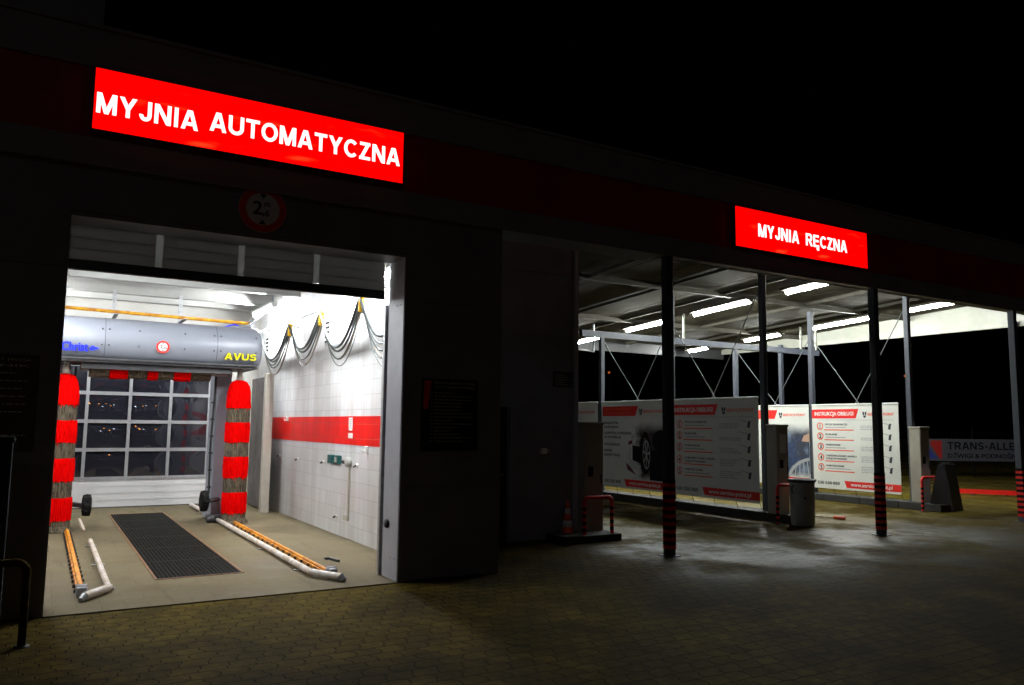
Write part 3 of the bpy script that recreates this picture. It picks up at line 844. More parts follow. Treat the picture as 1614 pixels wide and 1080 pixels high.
fs += [tuple(range(k_)), tuple((len(secs) - 1) * k_ + a for a in range(k_))[::-1]]
mb.add(vs, fs)
mb.sm = [True] * (len(fs) - 2) + [False] * 2
hs = mb.build('housing', M['gantry'], gan)
mb = MB(); mb.box(0.12, 3.2, GY - 0.46, GY - 0.43, 2.74, 2.765); mb.box(0.5, 2.8, GY - 0.3, GY + 0.6, 2.60, 2.757); mb.box(0.12, 3.22, GY - 0.4, GY + 0.7, 2.70, 2.758)
for x in (0.4, 1.0, 1.6, 2.3, 2.9): mb.tube([(x, GY - 0.46, 2.73), (x, GY - 0.475, 2.73)], 0.014, 8)
mb.build('underframe', M['gantrydark'], gan)
yf = GY - 0.458
mb = MB(); mb.text('Christ', (0.20, yf + 0.012, 2.865), EX, EZ, -EY, width=0.37, cap=0.14, bold=0.03, ext=0.004, lift=0.012)
mb.prism([(0.58, 0.03), (0.62, 0.09), (0.73, 0.05), (0.62, 0.01)], (0.0, yf, 2.865), EX, EZ, -EY, 0.004)
mb.build('lettering', M['decalblue'], hs)
mb = MB(); block(mb, 'AVUS', (2.65, yf + 0.022, 2.845), EX, (Vector((0, -0.3, 1))).normalized(), (Vector((0, -1, -0.3))).normalized(), 0.53, 0.115, 0.012); mb.build('lettering', M['decalyellow'], hs)
mb = height_sign((1.66, yf, 2.995), EX, EZ, -EY, 0.105, hs, [('2', -0.4, -0.24, 0.55), (',', 0.0, -0.24, 0.4), ('5m', 0.12, -0.26, 0.32)])
mb.build('height_sign', [M['whitepaint'], M['redpaint'], M['printdark']], hs)
for sx, xc in ((-1, 0.30), (1, 3.00)):
    mb = MB(); x0 = xc - 0.32 if sx > 0 else xc - 0.18
    mb.box(x0, x0 + 0.26, GY + 0.30, GY + 0.95, 0.10, 2.70, 0.015)
    mb.box(x0 - 0.02, x0 + 0.28, GY + 0.2, GY + 1.05, 0.03, 0.14, 0.01)
    col = mb.build('column', M['gantry'], gan)
    mb = MB(); xi = x0 - 0.04 if sx > 0 else x0 + 0.30
    mb.tube([(xi, GY + 0.35, 0.5), (xi - 0.01, GY + 0.35, 1.4), (xi + 0.015, GY + 0.33, 2.2), (xi + 0.02, GY + 0.3, 2.65)], 0.018, 8)
    for z in (0.6, 0.9, 1.2, 1.5, 1.8, 2.1): mb.box(xi - 0.03, xi + 0.03, GY + 0.33, GY + 0.38, z, z + 0.03)
    mb.build('cable', M['black'], col)
mb = MB()
for x in (0.80, 2.52):
    mb.add([q for xx in (x, x + 0.008) for q in [(xx, GY + 0.0 + a * 1.004, 3.06 + (b - 3.06) * 1.004) for a, b in prof[:17]]], [(i, i + 1, 17 + i + 1, 17 + i) for i in range(16)])
mb.build('seam', M['gantrydark'], hs)
mb = MB()
for x in (0.16, 0.76, 0.86, 1.3, 2.0, 2.47, 2.58, 3.17):
    for a, b in ((-0.452, 2.98), (-0.42, 3.24)): mb.lathe((x, GY + a - 0.006, b), [(0.011, -0.011), (0.011, 0.011)], 8)
mb.build('bolt', M['gantrydark'], hs)
# vertical brushes
bands = [2.51, 2.03, 1.76, 1.43, 1.16, 0.82, 0.545, 0.21, 0.02]
def brush(xc):
    mb = MB(); mb.tube([(xc, GY - 0.05, 0.1), (xc, GY - 0.05, 2.74)], 0.03, 10)
    mb.lathe((xc, GY - 0.05, 2.50), [(0.0, 0), (0.055, 0), (0.06, 0.06), (0.045, 0.12), (0.04, 0.24)], 16)
    sh = mb.build('brush', M['beige'], gan)
    for i in range(8):
        z1, z0 = bands[i], bands[i + 1]
        rb = 0.205 if i % 2 == 0 else 0.19
        if i == 0: pr = [(0.07, z1), (0.13, z1 - 0.03), (0.17, z1 - 0.10), (0.195, z1 - 0.22), (rb, z1 - 0.36), (rb + .005, z0)]
        elif i == 7: pr = [(0.19, z1), (0.2, z1 - 0.1), (0.235, z0 + 0.03), (0.25, z0)]
        else: pr = [(rb, z1), (rb + 0.005, (z0 + z1) / 2), (rb, z0)]
        mb = MB()
        seg = 72
        for j in range(2):        # two layers of tufts with ragged lower edges
            vs = []
            for a_, (r_, z_) in enumerate(pr):
                for k in range(seg):
                    tt = 2 * math.pi * (k + 0.5 * j) / seg
                    q = (r_ - 0.012 * j) * (1 + random.uniform(-0.035, 0.035))
                    zz = z_ + (random.uniform(-0.022, 0.006) if a_ == len(pr) - 1 and i < 7 else (random.uniform(-0.006, 0.012) if a_ == 0 and i > 0 else 0))
                    vs.append((xc + q * math.cos(tt), GY - 0.05 + q * math.sin(tt), max(zz, 0.015)))
            fs = [(a_ * seg + k, a_ * seg + (k + 1) % seg, (a_ + 1) * seg + (k + 1) % seg, (a_ + 1) * seg + k) for a_ in range(len(pr) - 1) for k in range(seg)]
            fs += [tuple(range(seg)), tuple((len(pr) - 1) * seg + k for k in range(seg))[::-1]]
            mb.add(vs, fs)
        for q_ in range(420):        # loose bristles that fray the outline
            tt = random.uniform(0, 2 * math.pi); zt = random.uniform(z0 + 0.02, z1 - (0.12 if i == 0 else 0.0))
            r0 = rb * random.uniform(0.93, 1.0) * (1.0 if i else min(1.0, 0.55 + (z1 - zt) * 1.6)); dr = random.uniform(0.004, 0.022); dz = random.uniform(0.04, 0.11)
            wv = random.uniform(0.002, 0.0045); c_, s_ = math.cos(tt), math.sin(tt)
            zb = max(zt - dz, 0.016)
            mb.add([(xc + r0 * c_ - wv * s_, GY - 0.05 + r0 * s_ + wv * c_, zt), (xc + r0 * c_ + wv * s_, GY - 0.05 + r0 * s_ - wv * c_, zt),
                    (xc + (r0 + dr) * c_ + wv * s_, GY - 0.05 + (r0 + dr) * s_ - wv * c_, zb), (xc + (r0 + dr) * c_ - wv * s_, GY - 0.05 + (r0 + dr) * s_ + wv * c_, zb)], [(0, 1, 2, 3)])
        mb.build('bristle_band', M['redbrush'] if i % 2 == 0 else M['greybrush'], sh)
brush(0.30); brush(3.00)
# top brush
mb = MB(); mb.tube([(0.5, GY + 0.05, 2.60), (2.8, GY + 0.05, 2.60)], 0.03, 8)
tb = mb.build('top_brush', M['steel'], gan)
xs = [0.62, 0.92, 1.19, 1.49, 1.65, 1.90, 2.17, 2.5]
for i in range(7):
    mb = MB(); rb = 0.14 if i % 2 else 0.125
    mb.lathe((xs[i], GY - 0.02, 2.60), [(rb, 0), (rb + 0.004, (xs[i + 1] - xs[i]) / 2), (rb, xs[i + 1] - xs[i])], 40, axis='x', jit=0.008, smooth=False)
    mb.build('bristle_band', M['redbrush'] if i % 2 else M['greybrush'], tb)
for xc in (0.72, 2.52):   # wheel brushes
    mb = MB(); mb.lathe((xc - 0.07, GY + 0.05, 0.40), [(0.10, 0), (0.165, 0.015), (0.175, 0.07), (0.165, 0.125), (0.10, 0.14)], 36, axis='x', jit=0.012, smooth=False)
    wb = mb.build('wheel_brush', M['blackbrush'], gan)
    mb = MB(); mb.tube([(xc + (0.07 if xc > 1 else -0.07), GY + 0.05, 0.40), (xc + (0.3 if xc > 1 else -0.25), GY + 0.35, 0.40)], 0.04, 10); mb.build('arm', M['gantrydark'], wb)
for x0 in (0.30, 2.72):  # carriage feet on the rails
    mb = MB(); mb.box(x0 - 0.12, x0 + 0.16, GY + 0.1, GY + 0.32, 0.03, 0.15, 0.02); mb.tube([(x0 - 0.13, GY + 0.12, 0.08), (x0 - 0.02, GY + 0.12, 0.08)], 0.06, 12)
    mb.build('carriage', M['gantrydark'], gan)
mb = MB(); mb.bar((0.62, GY - 0.1, 0.2), (0.69, GY - 0.3, 0.04), 0.035); mb.build('spray_nozzle', M['pipe'], gan)

# splash guard beside the right brush
t = thing('splash_guard', 'tall dark splash guard sheet with beige post beside the right brush', 'panel', (3.9, 7.6, 0.012))
mb = MB(); mb.box(3.895, 3.91, 7.64, 9.2, 0.05, 2.70); mb.build('sheet', M['splash'], t)
mb = MB(); mb.box(3.78, 3.94, 7.5, 7.64, 0.012, 2.74, 0.006); mb.build('post', M['beige'], t)
mb = MB(); mb.box(3.89, 3.92, 9.2, 9.26, 0.012, 2.74); mb.build('post', M['beige'], t)

# ------------------------------------------------------------------ yellow pipe, cable festoon, vents
t = thing('yellow_pipe', 'yellow pipe under the bay ceiling above the wash gantry', 'pipe', (1.8, 7.2, 3.7))
mb = MB(); mb.tube([(-0.45, 7.2, 3.73), (3.42, 7.2, 3.665)], 0.03, 12); mb.build('pipe', M['yellow'], t)
mb = MB()
for x in (1.0, 2.15): mb.box(x, x + 0.07, 7.16, 7.9, 3.66, 3.675); mb.box(x, x + 0.07, 7.86, 7.9, 3.66, 4.2)
mb.box(3.36, 3.44, 7.1, 7.3, 3.55, 3.75)
mb.build('hanger', M['steel'], t)
t = thing('cable_chain', 'grey folding hose arm above the right end of the gantry', 'hose', (3.2, 6.8, 3.5))
mb = MB(); mb.tube([(2.9, 6.4, 3.47), (3.2, 6.6, 3.55), (3.55, 7.0, 3.86), (3.75, 7.2, 4.02), (3.8, 7.2, 4.4)], 0.028, 8); mb.build('arm', M['steel'], t)
mb = MB(); mb.tube([(2.7, 6.5, 3.47), (2.95, 6.6, 3.56), (3.2, 6.7, 3.50), (3.35, 6.9, 3.49)], 0.014, 6); mb.build('hose', M['decalblue'], t)

fes = thing('hose_festoon', 'looped supply hoses hanging from a rail along the tiled wall', 'hose', (3.85, 4, 3.62))
mb = MB(); mb.bar((3.85, 0.9, 3.60), (3.85, 8.7, 3.66), 0.045, 0.05)
for y in (2.6, 4.6, 6.6, 8.3): mb.bar((3.85, y, 3.66), (4.15, y, 3.58), 0.03); mb.bar((3.97, y, 3.62), (3.97, y, 3.86), 0.02)
mb.build('rail', M['steel'], fes)
clips = [6.12, 4.23, 2.33]
for y in clips:
    mb = MB()
    for k in range(6): mb.lathe((3.85, y, 3.36 + k * 0.037), [(0.03, 0.0), (0.045, 0.008), (0.045, 0.028), (0.03, 0.036)], 12)
    mb.box(3.835, 3.865, y - 0.02, y + 0.02, 3.36, 3.59)
    mb.build('clip', M['yellowclip'], fes)
def loop(ya, yb, za, zb, sag, dx, n_=22):
    pts = []
    for i in range(n_ + 1):
        s = i / n_
        par = 4 * s * (1 - s)
        z = za + (zb - za) * s - sag * (par ** 1.15)
        pts.append((3.85 + dx, ya + (yb - ya) * s, z))
    return pts
nodes_y = [8.3] + clips + [0.5]
sag0 = [0.42, 0.47, 0.58, 0.68]
hoses = [('hose_black', 0.0, 0.15, 0.022), ('hose_grey', 0.03, 0.115, 0.015), ('hose_black', 0.035, 0.08, 0.018), ('hose_black', 0.06, 0.045, 0.012), ('hose_clear', 0.10, 0.015, 0.011), ('hose_grey', 0.13, -0.02, 0.009)]
wob = [0.03, -0.04, 0.0, 0.06, -0.02, 0.045, -0.05]
for hi, (mt, ds, top, rad) in enumerate(hoses):
    pts = []
    for i in range(4):
        seg_ = loop(nodes_y[i], nodes_y[i + 1], 3.42 + top, 3.42 + top, sag0[i] + ds * 1.5 + (0.12 if i == 0 else 0) + wob[(i * 5 + hi * 3) % 7], -0.03 + hi * 0.012)
        pts += seg_ if i == 0 else seg_[1:]
    mb = MB(); mb.tube(pts, rad, 7); mb.build('hose', M[mt], fes)
def vent(y, z, label):
    t = thing('wall_vent', label, 'vent', (4.13, y, z), 'slotted vents high on the tiled wall')
    mb = MB(); mb.box(4.12, 4.145, y - 0.15, y + 0.15, z - 0.22, z + 0.22, 0.006); mb.build('frame', M['whiteplastic'], t)
    mb = MB()
    for k in range(5): mb.box(4.115, 4.121, y - 0.11, y + 0.11, z - 0.19 + k * 0.08, z - 0.15 + k * 0.08)
    mb.build('slot', M['stripedark'], t)
vent(8.95, 3.42, 'slotted white vent on the tiled wall right behind the gantry end')
vent(4.75, 3.33, 'slotted white vent on the tiled wall behind the middle yellow hose clip')

# fittings on the tiled wall
t = thing('wall_dispenser', 'teal double box fitted on the white tiled wall', 'box', (4.14, 4.15, 1.18))
mb = MB(); mb.box(4.08, 4.146, 4.15, 4.38, 1.12, 1.26, 0.01); mb.box(4.09, 4.146, 4.05, 4.15, 1.12, 1.17, 0.006); mb.box(4.08, 4.146, 3.84, 4.05, 1.12, 1.26, 0.01); mb.build('body', M['green'], t)
mb = MB(); mb.box(4.072, 4.08, 3.90, 3.99, 1.15, 1.23, 0.003); mb.build('lid', M['greyplastic'], t)
t = thing('socket_box', 'grey socket box with a conduit down the white tiled wall', 'socket', (4.14, 3.43, 1.18))
mb = MB(); mb.lathe((4.05, 3.43, 1.17), [(0.0, 0.02), (0.06, 0.02), (0.075, 0.04), (0.075, 0.095)], 20, axis='x'); mb.build('box', M['greyplastic'], t)
mb = MB(); mb.tube([(4.12, 3.68, 1.17), (4.09, 3.6, 1.17), (4.12, 3.5, 1.17)], 0.03, 8); mb.build('plug', M['gantrydark'], t)
mb = MB(); mb.box(4.12, 4.146, 3.41, 3.45, 0.34, 1.08); mb.box(4.10, 4.146, 3.40, 3.58, 0.29, 0.36, 0.006); mb.build('conduit', M['beige'], t)
def nozzle(y, z, label):
    t = thing('spray_nozzle', label, 'nozzle', (4.14, y, z), 'small nozzles along the tiled wall')
    mb = MB(); mb.lathe((4.11, y, z), [(0.02, 0.01), (0.03, 0.018), (0.03, 0.036)], 14, axis='x'); mb.build('socket', M['whiteplastic'], t)
    mb = MB(); mb.tube([(4.12, y, z), (4.08, y - 0.005, z - 0.02)], 0.014, 8); mb.build('tip', M['black'], t)
nozzle(7.6, 1.12, 'small wall nozzle nearest the beige splash guard post'); nozzle(6.3, 1.10, 'small wall nozzle within the gantry shadow on the tiles')
nozzle(4.75, 1.12, 'small wall nozzle just left of the teal box'); nozzle(3.1, 1.14, 'small wall nozzle just right of the grey socket box')
nozzle(3.98, 0.30, 'small low wall nozzle at the foot of the conduit')
t = thing('notice_paper', 'two white paper notices stuck on the red tile band', 'notice', (4.135, 3.4, 1.7))
mb = MB(); mb.box(4.138, 4.1405, 3.37, 3.54, 1.66, 1.86); mb.box(4.138, 4.1405, 3.35, 3.55, 1.54, 1.62); mb.build('paper', M['whiteplastic'], t)
mb = MB()
for k in range(5): mb.box(4.137, 4.138, 3.40, 3.51, 1.69 + k * 0.033, 1.70 + k * 0.033)
mb.build('lettering', M['printgrey'], t)
t = thing('hook', 'small white hook at the left end of the red tile band', 'hook', (4.14, 7.1, 1.86))
mb = MB(); mb.box(4.11, 4.141, 7.05, 7.15, 1.80, 1.89, 0.008); mb.tube([(4.11, 7.1, 1.83), (4.07, 7.1, 1.81), (4.06, 7.1, 1.85)], 0.01, 8); mb.build('body', M['whiteplastic'], t)
t = thing('hook', 'small white hook below the right end of the red tile band', 'hook', (4.14, 2.72, 1.4))
mb = MB(); mb.box(4.11, 4.146, 2.67, 2.75, 1.34, 1.44, 0.008); mb.tube([(4.11, 2.71, 1.37), (4.07, 2.71, 1.35), (4.06, 2.71, 1.39)], 0.01, 8); mb.build('body', M['whiteplastic'], t)

# ------------------------------------------------------------------ floor equipment
def rail(name, label, x, y0, y1):
    t = thing(name, label, 'rail', (x, y0, 0.012), 'yellow rails the wash gantry runs on')
    mb = MB(); mb.box(x - 0.035, x + 0.035, y0, y1, 0.014, 0.045); mb.tube([(x, y0, 0.055), (x, y1, 0.055)], 0.022, 8); mb.build('track', M['rail'], t)
    y = y0 + 0.1
    while y < y1:
        mb = MB(); mb.box(x - 0.06, x + 0.06, y, y + 0.014, 0.0125, 0.0475); mb.build('clamp', M['gantrydark'], t); y += 0.29
    mb = MB(); mb.box(x - 0.05, x + 0.05, y0 - 0.16, y0, 0.014, 0.11, 0.015); mb.lathe((x - 0.05, y0 - 0.08, 0.09), [(0.04, 0), (0.04, 0.1)], 12, axis='x'); mb.build('end_stop', M['reveal'], t)
rail('floor_rail', 'yellow gantry rail on the floor at the left side of the bay', 0.455, 0.85, 9.2)
rail('floor_rail', 'yellow gantry rail on the floor beside the long white guide pipe', 2.985, 0.72, 9.3)
t = thing('guide_pipe', 'short bent white wheel guide pipe lying near the left rail', 'guide pipe', (0.7, 0.8, 0.012), 'white wheel guide pipes on the bay floor')
mb = MB(); mb.tube([(0.715, 4.6, 0.055), (0.705, 0.84, 0.055)], 0.032, 14); mb.tube([(0.715, 0.86, 0.055), (0.47, 0.50, 0.055)], 0.043, 14); mb.build('pipe', M['pipe'], t)
mb = MB(); 
for p in ((0.71, 4.3), (0.707, 2.6), (0.705, 1.0)): mb.box(p[0] - 0.07, p[0] + 0.07, p[1] - 0.03, p[1] + 0.03, 0.012, 0.024)
mb.tube([(0.475, 0.507, 0.055), (0.44, 0.46, 0.03)], [0.043, 0.03], 12); mb.build('foot', M['steel'], t)
t = thing('guide_pipe', 'long white wheel guide pipe bent outward beside the right rail', 'guide pipe', (2.77, 0.8, 0.012), 'white wheel guide pipes on the bay floor')
mb = MB(); mb.tube([(2.775, 9.2, 0.065), (2.77, 0.72, 0.065)], 0.036, 14); mb.tube([(2.768, 0.725, 0.065), (2.99, 0.30, 0.06)], 0.04, 14); mb.build('pipe', M['pipe'], t)
mb = MB()
for p in ((2.775, 8.0), (2.775, 5.0), (2.77, 3.0), (2.77, 1.2)): mb.box(p[0] - 0.07, p[0] + 0.07, p[1] - 0.03, p[1] + 0.03, 0.012, 0.024)
mb.tube([(2.985, 0.31, 0.06), (3.01, 0.26, 0.03)], [0.05, 0.03], 12); mb.build('foot', M['steel'], t)
gr = thing('drain_grate', 'long dark drain grating set in the wash bay floor', 'grate', (1.68, 4.8, 0))
mb = MB(); mb.box(1.20, 1.225, 1.31, 8.37, 0.005, 0.02); mb.box(2.135, 2.16, 1.31, 8.37, 0.005, 0.02); mb.box(1.225, 2.135, 1.31, 1.335, 0.005, 0.02); mb.box(1.225, 2.135, 8.345, 8.37, 0.005, 0.02); mb.build('frame', M['grateframe'], gr)
mb = MB(); mb.box(1.226, 2.134, 1.336, 8.344, 0.001, 0.003); mb.build('pit', M['pit'], gr)
ny = 6; L_ = (8.34 - 1.34) / ny
for k in range(ny):
    mb = MB(); a, b = 1.34 + k * L_ + 0.01, 1.34 + (k + 1) * L_ - 0.01
    y = a
    while y < b: mb.box(1.23, 2.13, y, y + 0.011, 0.004, 0.017); y += 0.033
    x = 1.26
    while x < 2.13: mb.box(x, x + 0.008, a, b, 0.006, 0.0185); x += 0.045
    mb.mi = 1; mb.box(1.23, 2.13, a - 0.006, a + 0.012, 0.004, 0.0195)
    mb.build('panel', [M['grate'], M['grateline']], gr)
t = thing('loose_bracket', 'small dark metal bracket lying on the bay floor by the tiled wall', 'bracket', (3.35, 1.7, 0.012))
mb = MB(); mb.bar((3.31, 1.78, 0.03), (3.36, 1.50, 0.03), 0.03, 0.03); mb.box(3.27, 3.35, 1.75, 1.82, 0.013, 0.04, 0.005); mb.build('body', M['gantrydark'], t)

# ------------------------------------------------------------------ canopy over the hand wash bays
can = thing('wash_canopy', 'open canopy on grey posts over the hand wash bays', 'canopy', (12, 3, 0))
def zr(y): return 5.34 - 0.055 * y       # underside of the sloping roof
CX0, CX1, CY1 = 7.47, 21.6, 12.6
mb = MB()
x = CX0
pr = []
while x < CX1:
    pr += [(x, 0.0), (x + 0.97, 0.0), (x + 0.975, 0.012), (x + 0.99, 0.012)]; x += 1.0
vs = []; 
for y in (0.1, CY1):
    vs += [(a, y, zr(y) + b) for a, b in pr]
    vs += [(a, y, zr(y) + b + 0.02) for a, b in pr]
k_ = len(pr)
fs = [(i, i + 1, 2 * k_ + i + 1, 2 * k_ + i) for i in range(k_ - 1)] + [(k_ + i, 3 * k_ + i, 3 * k_ + i + 1, k_ + i + 1) for i in range(k_ - 1)]
mb.add(vs, fs); mb.build('roof_sheet', M['roofsheet'], can)
mb = MB(); mb.box(7.45, CX1, -0.05, 0.1, 4.2, 4.47); mb.box(7.45, CX1, -0.05, 0.1, 5.17, 5.56); mb.box(7.45, CX1, -0.07, 0.12, 5.56, 5.60); mb.build('fascia', M['panelwhite'], can)
mb = MB(); mb.box(7.45, CX1, -0.03, 0.1, 4.47, 5.17); mb.build('red_band', M['redband'], can)
mb = MB(); mb.box(7.47, CX1 - 0.1, 0.1, 1.0, 4.62, 4.66); mb.box(7.47, CX1 - 0.1, 1.0, 1.06, 4.45, 4.70); mb.build('soffit', M['purlin'], can)
mb = MB(); mb.box(CX1 - 0.1, CX1, 0.1, CY1, 4.47, 5.2); mb.build('end_panel', M['endpanel'], can)
mb = MB(); mb.box(CX0, CX1, CY1, CY1 + 0.08, 4.3, 4.9); mb.build('rear_fascia', M['signcase'], can)
for y in (2.55, 5.2, 9.0, 11.6):
    mb = MB(); z1 = zr(y); mb.box(CX0, CX1 - 0.1, y - 0.01, y + 0.01, z1 - 0.12, z1 - 0.01); mb.box(CX0, CX1 - 0.1, y - 0.05, y + 0.05, z1 - 0.132, z1 - 0.12); mb.build('purlin', M['purlin'], can)
for x in (7.6, 10.0, 12.2, 14.6 - 0.6, 17.0, 19.0):
    mb = MB(); mb.bar((x, 1.1, zr(1.1) - 0.05), (x, CY1, zr(CY1) - 0.05), 0.06, 0.07); mb.build('rafter', M['purlin'], can)
def post(x, y, ztop, wd=0.12, stripes=False, z0=0.0):
    mb = MB(); h = wd / 2
    mb.box(x - h, x + h, y - h, y + h, z0 + 0.012, ztop, 0.006); mb.box(x - 0.11, x + 0.11, y - 0.11, y + 0.11, z0 + 0.001, z0 + 0.012)
    p = mb.build('post', M['post'], can)
    if stripes:
        mb = MB(); h += 0.003
        zs = [0.10 + 0.0525 * i for i in range(19)]
        vs = [(x + a * h, y + b * h, z) for z in zs for a, b in ((-1, -1), (1, -1), (1, 1), (-1, 1))]
        for i in range(len(zs) - 1):
            mb.f += [[i * 4 + k, i * 4 + (k + 1) % 4, i * 4 + 4 + (k + 1) % 4, i * 4 + 4 + k] for k in range(4)]
            mb.m += [i % 2] * 4; mb.sm += [False] * 4
        mb.v = vs
        mb.build('stripe_tape', [M['redpaint'], M['stripedark']], p)
for x in (7.57, 12.28, 16.78): post(x, 0.02, 4.2, 0.12, True)
PA, PB = 12.2, 17.0
for x in (PA, PB):
    post(x + 0.09, 2.48, zr(2.5) - 0.23, 0.11, z0=0.16); post(x + 0.09, 5.15, zr(5.2) - 0.23, 0.11, z0=0.16); post(x + 0.05, 7.72, 4.04, 0.11, z0=0.16)
    for (ya, za, yb, zb) in ((2.55, 4.55, 3.9, 2.4), (5.1, 4.1, 3.8, 2.4), (5.2, 4.1, 6.4, 2.4), (7.65, 3.9, 6.3, 2.4)):
        mb = MB(); mb.tube([(x + 0.09, ya, za), (x + 0.09, yb, zb)], 0.011, 8); mb.build('brace_rod', M['rod'], can)
post(21.4, 9.8, zr(9.8) - 0.2, 0.12); post(21.4, 2.3, 4.6, 0.12)
mb = MB(); mb.box(11.6, 20.65, 7.66, 7.78, 4.04, 4.20); mb.build('rear_beam', M['post'], can)
for x, y in ((15.05, 7.7), (19.85, 7.7), (20.55, 7.7)):
    mb = MB(); mb.box(x - 0.03, x + 0.03, y - 0.02, y + 0.02, 4.2, zr(y) - 0.02); mb.build('hanger', M['endpanel'], can)

Gc = 'strip lamps under the hand wash canopy'
lampx = [(14.6, [(2.5, 3.8, 'nearest the facade'), (4.9, 6.8, 'second from front'), (7.95, 9.6, 'third from the front'), (10.9, 12.1, 'at the rear edge')]),
         (19.4, [(2.5, 3.9, 'nearest the bright end panel'), (4.9, 6.9, 'second from front'), (8.1, 9.5, 'third in the far row'), (11.2, 12.1, 'smallest')])]
for x, ls in lampx:
    row = 'row nearer the building' if x < 16 else 'row by the end panel'
    for y0, y1, txt in ls:
        tube_lamp('canopy_lamp', 'lit canopy tube, %s, in the %s' % (txt, row), (x, y0, 5.09 - 0.055 * y0), (x, y1, 5.09 - 0.055 * y1), M['tube_canopy'], Gc, M['purlin'], 0.34)

# kerbs under the partitions
for x, nm in ((7.55, 'short dark kerb plinth under the cabinet at the building corner'), (PA, 'long dark kerb under the dim instruction banners'), (PB, 'long dark kerb under the bright instruction banner')):
    t = thing('kerb', nm, 'kerb', (x, 2, 0), 'dark kerbs between the hand wash bays')
    t['kind'] = 'thing'
    mb = MB()
    if x < 8: mb.box(6.85, 7.92, 1.5, 2.04, 0, 0.11, 0.015)
    else:
        y = 1.75
        while y < 10.4: mb.box(x - 0.1, x + 0.42, y, min(y + 0.99, 10.4), 0, 0.16, 0.012); y += 1.0
    mb.build('kerb_stone', M['kerb'], t)

